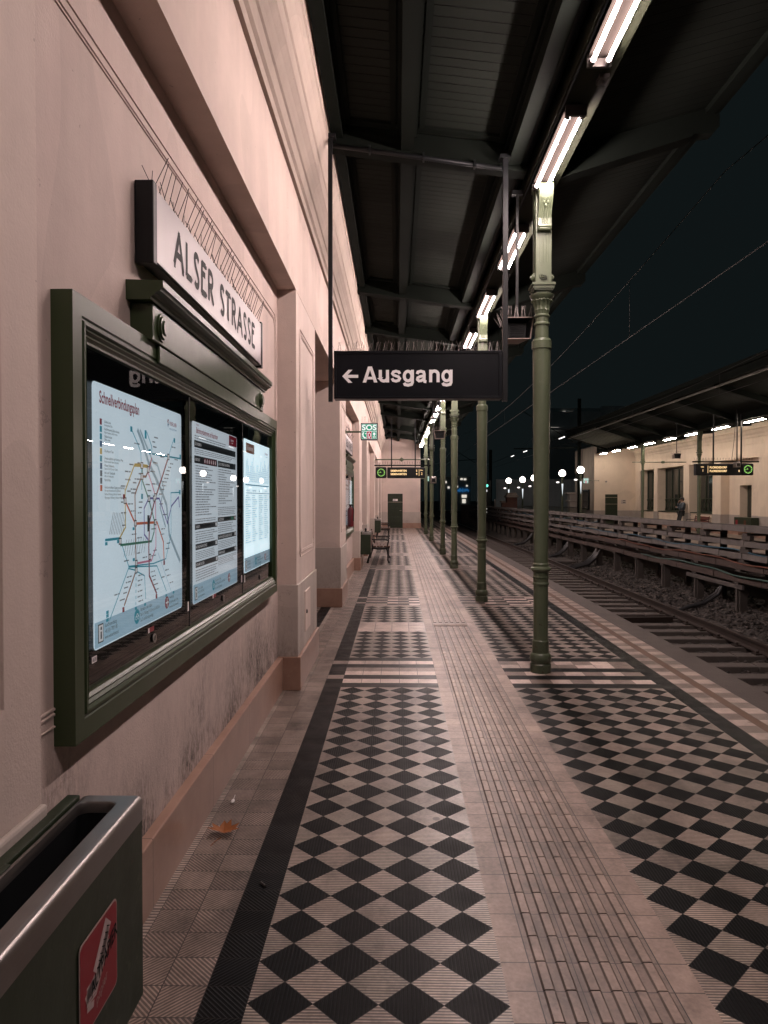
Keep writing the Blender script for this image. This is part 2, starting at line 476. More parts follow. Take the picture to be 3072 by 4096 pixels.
def tactile():
    m = Mat('tactile_tile', 0.42, 0, 0.55)
    x, y, z = m.xyz()
    ty = (y - 2.392) / 0.15; xc = x - 0.4665
    inner = (x.gt(0.4665)) * (x.lt(0.9185))
    fx = (xc / 0.1507).frac(); gx = (fx - 0.5).abs().gt(0.489) * inner
    ex = (xc.abs().lt(0.002)).max((x - 0.9185).abs().lt(0.002))
    gy = (ty.frac() - 0.5).abs().gt(0.487)
    gr = gx.max(gy).max(ex)
    w = m.white(m.vec((xc / 0.1507).floor(), ty.floor(), 1.0))
    k = dirtmul(m) + (w - 0.5) * 0.22
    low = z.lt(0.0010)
    c = m.scale((0.275, 0.202, 0.166), k)
    st = m.ramp(m.noise(5.0, 6.0, 0.7, stretch=(1, 0.35, 1)), 0.46, 0.62) * m.ramp(m.noise(0.9, 3.0), 0.40, 0.58)
    c = m.mix(st * 0.4, c, (0.105, 0.074, 0.062))
    slope_shade = z.gt(0.0010) * z.lt(0.0052) * inner
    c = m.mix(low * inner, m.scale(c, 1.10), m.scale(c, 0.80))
    c = m.mix(slope_shade, c, m.scale(c, 0.40))  # shade on the rib sides put into the colour
    m.base(m.mix(gr, c, (0.022, 0.018, 0.016)))
    m.rough((m.noise(9.0, 3.0) - 0.5) * 0.12 + 0.44)
    m.bump(m.noise(45.0, 4.0) * 0.5 + (1 - gr), 0.0015, 0.8)
    return m.m
M_tac = tactile()
def ballast():
    m = Mat('ballast_stone', 0.9)
    d, cc = m.voro(17.0)
    n = m.noise(1.5, 4.0)
    sep = m.N.new('ShaderNodeSeparateColor'); m.L.new(cc, sep.inputs[0]); r = E(m.nt, sep.outputs[0])
    c = m.mix(r, (0.022, 0.019, 0.017), (0.088, 0.072, 0.062))
    m.base(m.scale(c, (n - 0.5) * 0.7 + 1.0 - d * 0.6))
    m.bump(1.0 - d, 0.05, 1.0)
    return m.m
M_ball = ballast()
M_ground = plain('dark_ground', (0.03, 0.028, 0.026), 0.9)
# ------------------------------------------------------------------ camera, world, render
sc = bpy.context.scene
F = 2915.0; H = 1.63
cam = bpy.data.cameras.new('camera'); camo = bpy.data.objects.new('camera', cam); C.objects.link(camo)
cam.sensor_fit = 'HORIZONTAL'; cam.sensor_width = 36.0; cam.lens = 36.0 * F / 3072.0
cam.clip_start = 0.05; cam.clip_end = 1500.0
camo.location = (0, 0, H)
camo.rotation_euler = (PI / 2 - math.atan(52 / F), 0, math.atan(50 / F))
sc.camera = camo
w = bpy.data.worlds.new('World'); sc.world = w; w.use_nodes = True
wn = w.node_tree.nodes; bg = wn['Background']
bg.inputs[0].default_value = (0.0047, 0.0071, 0.0076, 1); bg.inputs[1].default_value = 1.0
sc.view_settings.view_transform = 'Standard'; sc.view_settings.look = 'None'
sc.view_settings.exposure = 0.0; sc.view_settings.gamma = 1.0
sc.cycles.use_denoising = True
sc.cycles.sample_clamp_indirect = 4.0
sc.cycles.max_bounces = 8; sc.cycles.diffuse_bounces = 4; sc.cycles.glossy_bounces = 4
sc.cycles.transparent_max_bounces = 12
sc.cycles.caustics_reflective = False; sc.cycles.caustics_refractive = False
sc.cycles.use_light_tree = True

# ------------------------------------------------------------------ the ground and platforms (setting)
XS0, XS1 = 0.366, 1.019            # guidance strip
XL0, XL1 = -0.482, 0.366           # left harlequin field
XR0, XR1 = 1.019, 2.292            # right harlequin field
EDGE = 3.12
YEND = 62.0
BANDS = [(6.28, 7.46), (11.05, 12.23), (16.75, 17.93), (20.9, 22.08), (27.7, 28.88), (33.2, 34.38), (40.2, 41.0)]
class Floor:
    def __init__(s): s.bm = bmesh.new(); s.uv = s.bm.loops.layers.uv.new('UVMap'); s.mats = []
    def q(s, x0, x1, y0, y1, mt, u0=0.0, u1=1.0, v0=0.0, v1=1.0, z=0.0):
        if mt not in s.mats: s.mats.append(mt)
        vs = [s.bm.verts.new(p) for p in ((x0, y0, z), (x1, y0, z), (x1, y1, z), (x0, y1, z))]
        f = s.bm.faces.new(vs); f.material_index = s.mats.index(mt)
        for l, c in zip(f.loops, ((u0, v0), (u1, v0), (u1, v1), (u0, v1))): l[s.uv].uv = c
    def build(s, name):
        me = bpy.data.meshes.new(name); s.bm.to_mesh(me); s.bm.free()
        for mt in s.mats: me.materials.append(mt)
        o = bpy.data.objects.new(name, me); C.objects.link(o); return tag(o, kind='structure')
fl = Floor()
Y0 = -1.5
def run(x0, x1, y0, y1, mt, ts=0.15):      # a run of rectangular tiles
    nx = max(1, round((x1 - x0) / ts)); fl.q(x0, x1, y0, y1, mt, 0, nx, y0 / ts, y1 / ts)
run(-0.985, -0.935, Y0, YEND, M_tn)
run(-0.935, -0.632, Y0, YEND, M_tl)
def black_border(x0, x1):
    y = Y0
    for b0, b1 in BANDS:
        run(x0, x1, y, b0, M_tb)
        n = 8; h = (b1 - b0) / n
        for r in range(n):
            fl.q(x0, x1, b0 + r * h, b0 + (r + 1) * h, (M_tbp, M_tb, M_tt, M_tb)[r % 4] if x0 < 0 else (M_tbp, M_tb)[r % 2])
        y = b1
    run(x0, x1, y, YEND, M_tb)
black_border(-0.632, XL0)
black_border(XR1, 2.442)
def field(x0, x1, ncol):
    y = Y0; first = True
    for bi, (b0, b1) in enumerate(BANDS):
        segs = [(y, b0)]
        if bi == 1 and ncol == 4: segs = [(y, 8.95), (9.60, b0)]
        for a, b in segs:
            if first and a == Y0: fl.q(x0, x1, a, b, M_dia, 0, ncol, (a - b) / 0.2141, 0)
            else:
                n = round((b - a) / 0.2121); fl.q(x0, x1, a, b, M_dia, 0, ncol, 0, n)
        first = False
        if bi == 1 and ncol == 4: fl.q(x0, x1, 8.95, 9.60, M_tp, 0, 4, 0, 3)
        nr = 8; h = (b1 - b0) / nr; nc = round((x1 - x0) / 0.17); wx = (x1 - x0) / nc
        for r in range(nr):
            for c in range(nc):
                if bi == 0 and ncol == 4: k = 'BLBLTBLB'[r]
                elif bi == 0: k = ('B', 'LT'[c % 2], 'B', 'TL'[c % 2], 'B', 'LT'[(c // 2) % 2], 'TL'[c % 2], 'B')[r]
                else: k = ('B' if (r + (c // 2)) % 2 == 0 else 'LT'[(r + c // 3) % 2]) if 0 < r < 7 else 'T'
                fl.q(x0 + c * wx, x0 + (c + 1) * wx, b0 + r * h, b0 + (r + 1) * h, {'B': M_tbp, 'L': M_tp, 'T': M_tt}[k])
        y = b1
    fl.q(x0, x1, y, YEND, M_dia, 0, ncol, 0, round((YEND - y) / 0.2121))
field(XL0, XL1, 4); field(XR0, XR1, 6)
y = Y0; r = 0
while y < YEND:
    a = M_el if r % 2 else M_et
    fl.q(2.442, 2.592, y, y + 0.15, a); fl.q(2.672, 2.822, y, y + 0.15, a)
    y += 0.15; r += 1
fl.q(2.592, 2.672, Y0, YEND, M_brown)
# floor of the exit passage
fl.q(-1.135, -0.985, 7.61, 10.95, M_tb, 0, 1, 0, 22); fl.q(-4.6, -1.135, 7.61, 10.95, M_dia, 0, 16, 0, 16)
fl.build('platform_floor')

# guidance strip with raised ribs
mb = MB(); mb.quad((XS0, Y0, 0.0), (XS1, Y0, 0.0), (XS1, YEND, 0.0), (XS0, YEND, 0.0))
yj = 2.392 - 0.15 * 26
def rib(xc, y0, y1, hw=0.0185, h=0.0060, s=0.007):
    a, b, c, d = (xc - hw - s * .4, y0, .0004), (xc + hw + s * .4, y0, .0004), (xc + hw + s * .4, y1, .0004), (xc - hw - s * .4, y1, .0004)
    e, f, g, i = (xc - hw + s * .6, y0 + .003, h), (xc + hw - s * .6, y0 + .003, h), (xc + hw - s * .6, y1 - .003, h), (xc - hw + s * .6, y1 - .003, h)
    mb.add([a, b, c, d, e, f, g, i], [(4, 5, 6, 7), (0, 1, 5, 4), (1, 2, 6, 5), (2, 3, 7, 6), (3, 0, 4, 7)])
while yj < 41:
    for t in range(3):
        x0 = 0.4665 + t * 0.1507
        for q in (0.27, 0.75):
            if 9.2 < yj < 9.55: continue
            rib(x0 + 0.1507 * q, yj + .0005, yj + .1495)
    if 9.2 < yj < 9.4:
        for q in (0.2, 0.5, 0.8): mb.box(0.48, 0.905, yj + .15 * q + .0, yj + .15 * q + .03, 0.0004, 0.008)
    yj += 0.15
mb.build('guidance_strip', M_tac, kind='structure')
mb = MB(); mb.box(2.822, EDGE - 0.02, Y0, YEND, -0.9, -0.001); mb.box(EDGE - 0.02, EDGE, Y0, YEND, -0.10, -0.010)
mb.build('platform_edge', [M_coping], kind='structure')
mb = MB(); mb.box(-0.98, 2.81, Y0, YEND, -0.9, -0.012); mb.build('platform_base', M_conc, kind='structure')
# opposite platform
OE, OX, OWALL = 11.05, 12.85, 15.2
mb = MB(); mb.box(OE, OWALL + 1.5, 4.0, 62.0, -0.9, 0.0); mb.build('opposite_platform', M_conc, kind='structure')
# ballast bed
g = MB(); nx, ny = 84, 330; xs0, xs1, ys0, ys1 = EDGE - 0.1, OE + 0.1, 4.0, 40.0
def bedz(x):
    return -0.56
for j in range(ny + 1):
    yy = ys0 + (ys1 - ys0) * j / ny
    for i in range(nx + 1):
        xx = xs0 + (xs1 - xs0) * i / nx
        ridge = 0.09 * math.exp(-((xx - 7.0) / 1.2) ** 2)
        tr = max(0.0, 1 - (abs(xx - 4.43) / 1.35) ** 6); g.v.append((xx, yy, -0.585 - 0.045 * tr + ridge + RND.uniform(-0.028, 0.03)))
for j in range(ny):
    for i in range(nx):
        a = j * (nx + 1) + i; g.face((a, a + 1, a + nx + 2, a + nx + 1), 0)
g.quad((xs0, ys1, -0.575), (xs1, ys1, -0.575), (xs1, 140, -0.575), (xs0, 140, -0.575))
g.build('track_bed', M_ball, kind='structure', smooth=False)
# loose stones on the bed
st = MB()
for i in range(5200):
    yy = 8.0 + 26.0 * RND.random() ** 1.5; xx = RND.uniform(3.5, 8.6)
    r = RND.uniform(0.018, 0.045); a = RND.random() * PI
    if abs(xx - 4.43) < 1.25 and RND.random() < .75: continue
    z0 = -0.575 - (.045 if abs(xx - 4.43) < 1.2 else 0) + 0.09 * math.exp(-((xx - 7.0) / 1.2) ** 2)
    pts = []
    for (px, py, pz) in ((1, 0, 0), (0, 1, 0), (-1, 0, 0), (0, -1, 0), (0, 0, 1), (0, 0, -1)):
        k = r * RND.uniform(0.7, 1.25)
        pts.append((xx + (px * math.cos(a) - py * math.sin(a)) * k * 1.3, yy + (px * math.sin(a) + py * math.cos(a)) * k, z0 + pz * k * 0.75 + 0.01))
    st.add(pts, [(0, 1, 4), (1, 2, 4), (2, 3, 4), (3, 0, 4), (1, 0, 5), (2, 1, 5), (3, 2, 5), (0, 3, 5)])
tag(st.build('ballast_stone', M_ball, kind='stuff'), 'loose dull brown ballast stones between the rails and cable rack', 'ballast')
mb = MB(); mb.quad((-500, -200, -0.95), (500, -200, -0.95), (500, 900, -0.95), (-500, 900, -0.95)); mb.build('ground', M_ground, kind='structure')

# ------------------------------------------------------------------ station building
PIERS = [(-1.5, 1.72), (6.18, 7.61), (10.95, 12.2), (16.6, 17.95), (20.8, 22.15), (27.6, 29.0), (33.1, 34.5), (39.7, 40.98)]
ZT = 3.40
XP, XW = -0.85, -1.01
sb = thing('station_building', (-1.0, 0, 0), 'long cream plaster station house with pilasters and pink marble plinth beside the platform', 'building')
mb = MB()
mb.box(-1.6, XP, -1.5, 40.98, ZT, 4.30)
mb.box(-4.6, -1.6, 7.61, 10.95, ZT, 3.6)
mb.build('upper_wall', M_wall, sb)
# cornice under the canopy
mb = MB()
prof = [(-0.85, 4.22), (-0.822, 4.22), (-0.822, 4.30), (-0.80, 4.315), (-0.80, 4.45), (-0.785, 4.46), (-0.775, 4.50), (-0.755, 4.55), (-0.725, 4.59), (-0.715, 4.60), (-0.715, 4.74), (-0.70, 4.75), (-0.69, 4.80), (-0.665, 4.86), (-0.635, 4.90), (-0.62, 4.91), (-0.62, 5.03), (-0.60, 5.035), (-0.60, 5.10), (-1.2, 5.10), (-1.2, 4.305), (-0.86, 4.305), (-0.86, 4.22)]
mb.prism(prof, 'y', -1.5, 40.98); mb.build('cornice', plaster('cornice_plaster', (0.50, 0.415, 0.355), 0.16), sb)
def panel_outline(mb, x, y0, y1, z0, z1, d=0.007, wd=0.012):
    for k in (0.0, 0.034, 0.05):
        a0, a1, b0, b1 = y0 + k, y1 - k, z0 + k, z1 - k; c = 0.05
        pts = [(a0, b0 + c), (a0, b1 - c), (a0 + c, b1), (a1 - c, b1), (a1, b1 - c), (a1, b0 + c), (a1 - c, b0), (a0 + c, b0), (a0, b0 + c)]
        w_ = wd if k else 0.008
        L = []
        for sgn, xx in ((-.5, x - .002), (-.25, x + d), (.25, x + d), (.5, x - .002)):
            P = []
            for i in range(8):
                cx, cy = (a0 + a1) / 2, (b0 + b1) / 2
                px, py = pts[i]
                P.append((xx, px + (1 if px < cx else -1) * w_ * (sgn + .5), py + (1 if py < cy else -1) * w_ * (sgn + .5)))
            L.append(P)
        mb.ring(None, L)
for i, (a, b) in enumerate(PIERS):
    mb = MB(); mb.box(-1.4, XP, a, b, 0.9, ZT - 0.002)
    if i == 0: mb.box(-1.4, XP - 0.045, b, b + 0.045, 0.9, ZT - 0.002)
    panel_outline(mb, XP, a + 0.17, b - 0.17, 1.12, 3.12)
    pl = mb.build('pilaster', M_pil, sb, bevel=0.006)
    d = MB(); d.box(-1.4, -0.836, a - 0.004, b + 0.004, 0.283, 0.9); d.build('dado', M_dado, sb, bevel=0.008)
    p = MB(); p.box(-1.4, -0.815, a - 0.02, b + 0.02, 0.0, 0.285); p.build('plinth', M_marble, sb, bevel=0.006)
    if i == 1:
        q = MB(); q.box(-0.84, -0.826, 6.60, 6.98, 0.42, 0.79); ap = q.build('access_panel', M_pil, sb, bevel=0.004)
        q = MB(); q.ball((-0.822, 6.66, 0.60), (0.008, 0.012, 0.02)); q.build('lock', M_black, ap)
BAYS = [(1.72, 6.18, 'blank'), (12.2, 16.6, 'blank'), (17.95, 20.8, 'window'), (22.15, 27.6, 'blank'), (29.0, 33.1, 'window'), (34.5, 39.7, 'window')]
for a, b, kind in BAYS:
    p = MB(); p.box(-1.35, -0.965, a + 0.021, b - 0.021, 0.0, 0.283); p.build('plinth', M_marble, sb, bevel=0.006)
    mb = MB()
    if kind == 'blank':
        mb.box(-1.35, XW, a + 0.001, b - 0.001, 0.284, ZT - 0.001)
        panel_outline(mb, XW, a - 0.5, b - 0.10, 0.955, 3.16, 0.005)
    else:
        mb.box(-1.35, XW, a + 0.001, b - 0.001, 0.284, 0.9)
        q = MB(); q.box(-1.27, -0.96, a + 0.01, b - 0.01, 0.902, 0.95); q.build('window_sill', M_pil, sb)
        q = MB(); n = 4; w_ = (b - a - 0.02) / n
        for k in range(n + 1): q.box(-1.24, -1.17, a + 0.01 + k * w_ - (0.03 if 0 < k < n else 0 if k == 0 else 0.06), a + 0.01 + k * w_ + (0.03 if 0 < k < n else 0.06 if k == 0 else 0), 0.95, 3.39)
        q.box(-1.235, -1.175, a + 0.07, b - 0.07, 3.3, 3.385); q.box(-1.235, -1.175, a + 0.07, b - 0.07, 2.5, 2.57); q.box(-1.235, -1.175, a + 0.07, b - 0.07, 0.951, 1.02)
        fr = q.build('window', M_bin, sb)
        q = MB(); q.box(-1.30, -1.20, a + 0.03, b - 0.03, 0.97, 3.38); q.build('pane', M_wglass, fr)
    mb.build('bay_wall', M_recess, sb)
# passage walls and back
mb = MB(); mb.box(-4.6, -1.401, 10.95, 11.3, 0.9, 3.399); mb.box(-4.6, -1.401, 7.2, 7.61, 0.285, 3.399); mb.box(-4.75, -4.6, 7.2, 11.3, 0.0, 3.6)
mb.build('passage_wall', M_wall, sb)
mb = MB(); mb.box(-4.6, -1.401, 10.94, 11.3, 0.283, 0.899); mb.build('dado', M_dado, sb)
mb = MB(); mb.box(-4.6, -1.401, 10.925, 11.3, 0.0, 0.282); mb.build('plinth', M_marble, sb)
# end block that closes the platform
EY = 41.0
mb = MB(); mb.box(-1.4, -0.50, EY, EY + .4, 0.9, 5.3); mb.box(-0.50, 0.35, EY, EY + .4, 1.93, 5.3); mb.box(0.35, 1.34, EY, EY + .4, 0.9, 5.3); mb.box(-1.4, 1.34, EY + .4, EY + 4, 0, 5.3)
for z in (1.45, 2.1, 2.75, 3.4): mb.box(-1.39, 1.348, EY - 0.008, EY + 0.2, z + 0.0, z + 0.012)
mb.build('end_wall', M_pil, sb)
for a_, b_ in ((-1.4, -0.50), (0.35, 1.36)): mb = MB(); mb.box(a_, b_, EY - .02, EY + .4, 0.284, 0.9); mb.build('dado', M_dado, sb)
for a_, b_ in ((-1.4, -0.50), (0.35, 1.38)): mb = MB(); mb.box(a_, b_, EY - .05, EY + .4, 0.0, 0.283); mb.build('plinth', M_marble, sb)
mb = MB(); mb.box(-0.499, 0.349, EY + 0.04, EY + 0.10, 0, 1.928)
for z0, z1 in ((0.25, 0.62), (0.75, 1.12), (1.25, 1.75)): mb.box(-0.38, 0.23, EY + 0.02, EY + 0.045, z0, z1)
dr = mb.build('door', M_bin, sb, bevel=0.006)
mb = MB(); mb.box(-0.20, 0.07, EY + 0.008, EY + 0.021, 1.52, 1.63); sp = mb.build('sign_plate', M_white, dr)
mb = MB()
for z in (1.595, 1.565, 1.54): mb.box(-0.18, -0.02 - RND.random() * .06, EY + 0.004, EY + 0.009, z, z + 0.012)
mb.build('lettering', M_letter, sp)
mb = MB(); mb.tube([(0.27, EY + .04, 0.98), (0.27, EY - 0.01, 0.98), (0.17, EY - 0.01, 0.98)], 0.012, 6); mb.build('handle', M_steel, dr)

# ------------------------------------------------------------------ platform canopy
CX = 1.36
RIBS = [2.10, 6.88, 11.64, 14.42, 17.2, 21.45, 24.9, 28.3, 33.8, 38.0]
cp = thing('platform_canopy', (0.3, 0, 4.6), 'dark green boarded platform canopy on ribs, rising from its girder to both sides', 'canopy')
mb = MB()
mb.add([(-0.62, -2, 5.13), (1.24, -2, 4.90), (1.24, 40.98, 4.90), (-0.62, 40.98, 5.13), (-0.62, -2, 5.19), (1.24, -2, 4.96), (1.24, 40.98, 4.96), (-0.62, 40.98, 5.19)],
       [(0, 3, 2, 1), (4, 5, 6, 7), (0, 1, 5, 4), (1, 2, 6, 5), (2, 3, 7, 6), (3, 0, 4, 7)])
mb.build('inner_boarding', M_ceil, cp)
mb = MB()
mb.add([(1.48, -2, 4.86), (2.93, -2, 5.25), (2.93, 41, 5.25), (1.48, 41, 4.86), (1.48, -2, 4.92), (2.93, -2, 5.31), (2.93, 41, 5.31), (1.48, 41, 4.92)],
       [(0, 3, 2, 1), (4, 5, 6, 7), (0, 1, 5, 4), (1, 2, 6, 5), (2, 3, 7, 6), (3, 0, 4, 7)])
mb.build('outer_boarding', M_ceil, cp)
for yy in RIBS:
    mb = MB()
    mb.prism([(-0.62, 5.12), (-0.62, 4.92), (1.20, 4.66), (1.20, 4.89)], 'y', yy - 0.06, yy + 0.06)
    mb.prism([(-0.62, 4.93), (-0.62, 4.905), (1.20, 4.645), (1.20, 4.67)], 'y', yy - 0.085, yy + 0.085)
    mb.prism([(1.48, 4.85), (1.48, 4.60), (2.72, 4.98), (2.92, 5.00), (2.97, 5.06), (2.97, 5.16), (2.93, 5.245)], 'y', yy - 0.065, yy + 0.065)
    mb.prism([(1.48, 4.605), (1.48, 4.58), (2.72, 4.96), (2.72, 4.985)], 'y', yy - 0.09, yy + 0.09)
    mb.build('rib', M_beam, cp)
mb = MB()
for (x0, x1, zt, zb) in ((0.04, 0.16, 5.04, 4.86), (1.03, 1.15, 4.91, 4.72), (-0.60, -0.50, 5.11, 4.98)):
    mb = MB()
    ys = [-2] + RIBS + [40.98]
    for a, b in zip(ys[:-1], ys[1:]):
        if b - a > 0.3: mb.box(x0, x1, a + 0.062, b - 0.062, zb, zt); mb.box(x0 - .03, x1 + .03, a + 0.062, b - 0.062, zt - .06, zt - .02)
    mb.build('purlin', M_beam, cp)
# mouldings framing each ceiling field
mb = MB()
for a, b in zip(RIBS[:-1], RIBS[1:]):
    for (x0, x1) in ((-0.48, 0.0), (0.20, 0.99)):
        zc = lambda x: 5.13 - (x + 0.62) * 0.1237
        for yy in (a + 0.16, b - 0.16): mb.bar((x0, yy, zc(x0) - .012), (x1, yy, zc(x1) - .012), 0.07, 0.03)
        for xx in (x0 + .03, x1 - .03): mb.bar((xx, a + .16, zc(xx) - .012), (xx, b - .16, zc(xx) - .012), 0.05, 0.03)
mb.build('ceiling_moulding', M_beam, cp)
mb = MB(); mb.box(1.27, 1.45, -2, 40.98, 4.60, 4.90); mb.box(1.22, 1.50, -2, 40.98, 4.565, 4.60); mb.box(1.22, 1.49, -2, 40.98, 4.90, 4.93)
mb.build('girder', M_girder, cp)
mb = MB(); mb.tube([(1.17, -2, 4.80), (1.17, 40.9, 4.80)], 0.065, 12); mb.build('gutter_pipe', M_black, cp)
mb = MB(); mb.box(2.93, 2.97, -2, 41, 5.18, 5.36); mb.tube([(3.0, -2, 5.30), (3.0, 41, 5.30)], 0.05, 10); mb.box(2.84, 2.928, -2, 41, 5.17, 5.235)
mb.build('eave_board', M_beam, cp)
for yy in (3.2, 5.15, 7.35, 9.6, 12.2, 14.1, 18.0, 22.0, 25.9):
    mb = MB(); mb.box(1.40, 1.47, yy - .05, yy + .05, 4.535, 4.5645); mb.tube([(1.435, yy, 4.535), (1.435, yy, 4.52)], .012, 8); mb.build('junction_box', M_socket, cp)
# cable conduit along the girder
mb = MB(); mb.tube([(1.24, -2, 4.555), (1.24, 40.9, 4.555)], 0.009, 6); mb.build('conduit', M_black, cp)

# ------------------------------------------------------------------ iron columns
def column_proto(x, y, label, group):
    t = thing('iron_column', (x, y, 0), label, 'column', group)
    mb = MB()
    prof = [(.098, 0), (.098, .075), (.092, .082), (.088, .09), (.098, .105), (.101, .13), (.096, .165), (.084, .18), (.078, .185), (.078, .295), (.074, .30), (.069, .305)]
    mb.lathe(prof, x, y, 28); mb.build('base', M_colb, t)
    mb = MB()
    prof = [(.0685, .30), (.0680, .82), (.076, .825), (.078, .835), (.074, .845), (.070, .85), (.070, .885), (.076, .89), (.076, .90), (.070, .905), (.070, .94), (.088, .955), (.096, .97), (.093, .985), (.078, .992),
            (.074, 1.0), (.075, 1.005), (.075, 1.02), (.0675, 1.03), (.0675, 1.10), (.0735, 2.0), (.082, 2.98), (.082, 3.03), (.091, 3.035), (.091, 3.105), (.084, 3.112), (.080, 3.125), (.064, 3.13), (.063, 3.25)]
    mb.lathe(prof, x, y, 28); mb.build('shaft', M_col, t)
    mb = MB()
    prof = [(.063, 3.25), (.072, 3.255), (.074, 3.265), (.070, 3.275), (.064, 3.28), (.064, 3.325), (.073, 3.33), (.075, 3.34), (.068, 3.35), (.062, 3.355), (.066, 3.385), (.070, 3.392), (.066, 3.398), (.070, 3.43), (.080, 3.46), (.092, 3.475), (.088, 3.48), (.084, 3.485),
            (.094, 3.50), (.110, 3.52), (.112, 3.535), (.085, 3.545)]
    mb.lathe(prof, x, y, 48, wob=lambda i, a: 1.0 + (0.06 * math.cos(16 * a) if i in (10, 11, 12, 13, 14, 15) else 0))
    for k in range(16):
        a = 2 * PI * k / 16; mb.ball((x + .094 * math.cos(a), y + .094 * math.sin(a), 3.478), (.012, .012, .008), 0, 6, 4)
    for (hw, z0, z1) in ((.062, 3.545, 3.565), (.088, 3.565, 3.58), (.098, 3.58, 3.595), (.092, 3.595, 3.608), (.106, 3.608, 3.63)): mb.box(x - hw, x + hw, y - hw, y + hw, z0, z1)
    mb.build('capital', M_col, t)
    mb = MB(); h = .073; mb.box(x - h, x + h, y - h, y + h, 3.63, 4.564)
    for k in (-1, 0, 1):
        mb.box(x + k * .03 - .004, x + k * .03 + .004, y - h - .004, y - h, 3.82, 4.12); mb.box(x - h - .004, x - h, y + k * .03 - .004, y + k * .03 + .004, 3.74, 4.5)
    mb.box(x - h - .012, x + h + .012, y - h - .012, y + h + .012, 4.50, 4.562)
    mb.build('post', M_col, t, bevel=0.003)
    mb = MB()   # scrolled console with leaf on the near face
    pr = [(y - h, 4.50), (y - h - .135, 4.49), (y - h - .14, 4.44), (y - h - .12, 4.37), (y - h - .075, 4.29), (y - h - .045, 4.21), (y - h - .05, 4.16), (y - h - .06, 4.135), (y - h - .045, 4.11), (y - h, 4.105)]
    mb.prism(pr, 'x', x - .047, x + .047)
    for sx in (-.052, .052): mb.prism([(p[0] - .006 if 0 < i < 9 else p[0], p[1]) for i, p in enumerate(pr)], 'x', x + sx - .008, x + sx + .008)
    for k in (-.022, 0, .022): mb.tube([(x + k, y - h - .085, 4.30), (x + k, y - h - .052, 4.21), (x + k, y - h - .055, 4.16)], .006, 6)
    mb.tube([(x - .062, y - h - .035, 4.118), (x + .062, y - h - .035, 4.118)], .018, 10)
    for (dx, dz, r) in ((0, 4.31, .016), (-.018, 4.34, .016), (.018, 4.34, .016), (-.026, 4.375, .017), (.026, 4.375, .017), (-.028, 4.42, .018), (.028, 4.42, .018), (0, 4.37, .02), (0, 4.42, .02)):
        tt = (4.47 - dz) / .16; mb.ball((x + dx, y - h - .135 + .05 * tt, dz), (r * .8, .016, r * 1.3), 0, 8, 5)
    mb.build('console', M_col, t)
    for (ax, ay) in ((0, -1), (-1, 0), (1, 0)):
        mb = MB(); px, py = x + ax * h, y + ay * h
        mb.tube([(px, py, 3.70), (px + ax * .012, py + ay * .012, 3.70)], .040, 16); mb.tube([(px + ax * .01, py + ay * .01, 3.70), (px + ax * .028, py + ay * .028, 3.70)], .027, 6)
        mb.tube([(px + ax * .026, py + ay * .026, 3.70), (px + ax * .038, py + ay * .038, 3.70)], .014, 8)
        mb.build('bolt', M_col, t)
    return t
COLS = [6.88, 11.64, 17.2, 21.45, 28.3, 33.8]
GC = 'iron columns along the near platform'
cl = ['tall green iron column nearest the camera, just right of the exit sign', 'green iron column second from the camera, below the right end of the exit sign',
      'green iron column third from the camera along the platform', 'green iron column fourth from the camera, behind the farther loudspeaker',
      'thin green iron column fifth from the camera, right of the departure board', 'farthest thin green iron column, just in front of the end wall corner']
col0 = column_proto(CX, COLS[0], cl[0], GC)
for k in range(1, 6): dup(col0, (CX, COLS[k], 0), cl[k])

# ------------------------------------------------------------------ twin tube lights
def fixture_proto(x, yc, z, label, group, tubes, length=1.28):
    t = thing('tube_light', (x, yc, z), label, 'light', group)
    h = length / 2; mb = MB()
    mb.prism([(x - .030, z + .085), (x - .078, z + .052), (x - .078, z + .034), (x + .078, z + .034), (x + .078, z + .052), (x + .030, z + .085)], 'y', yc - h, yc + h)  # hood made wide to keep the tubes' light off the girder
    mb.build('housing', M_housing, t)
    for s in (-1, 1):
        mb = MB(); mb.tube([(x + s * .050, yc - h + .05, z), (x + s * .050, yc + h - .05, z)], .0125, 8); mb.build('tube', tubes, t)
    for e in (-1, 1):
        mb = MB()
        for s in (-1, 1): mb.tube([(x + s * .050, yc + e * (h - .045), z), (x + s * .050, yc + e * (h + .01), z)], .021, 12)
        mb.box(x - .078, x + .078, yc + e * (h + .01) - .012, yc + e * (h + .01) + .012, z - .020, z + .06)  # plate added to shield the column post from the tubes' light
        mb.build('end_cap', M_socket, t)
    return t
LX, LZ = 1.325, 4.478
LY = [4.2, 6.11, 8.45, 10.85, 13.15, 15.0, 16.45, 18.6, 20.55, 22.9, 24.8, 26.7, 29.4, 31.2, 32.9, 35.3, 37.2, 39.1]
GL = 'twin tube lights under the near canopy girder'
fx0 = None
for k, yy in enumerate(LY):
    lab = f'lit twin tube light, {ORD[k]} from the camera along the near canopy girder' if k else 'lit twin tube light cut off by the top edge, nearest the camera'
    if fx0 is None: fx0 = fixture_proto(LX, yy, LZ, lab, GL, M_tube)
    else: dup(fx0, (LX, yy, LZ), lab)
dup(fx0, (LX, 0.1, LZ), 'lit twin tube light overhead at the camera, above the top edge')
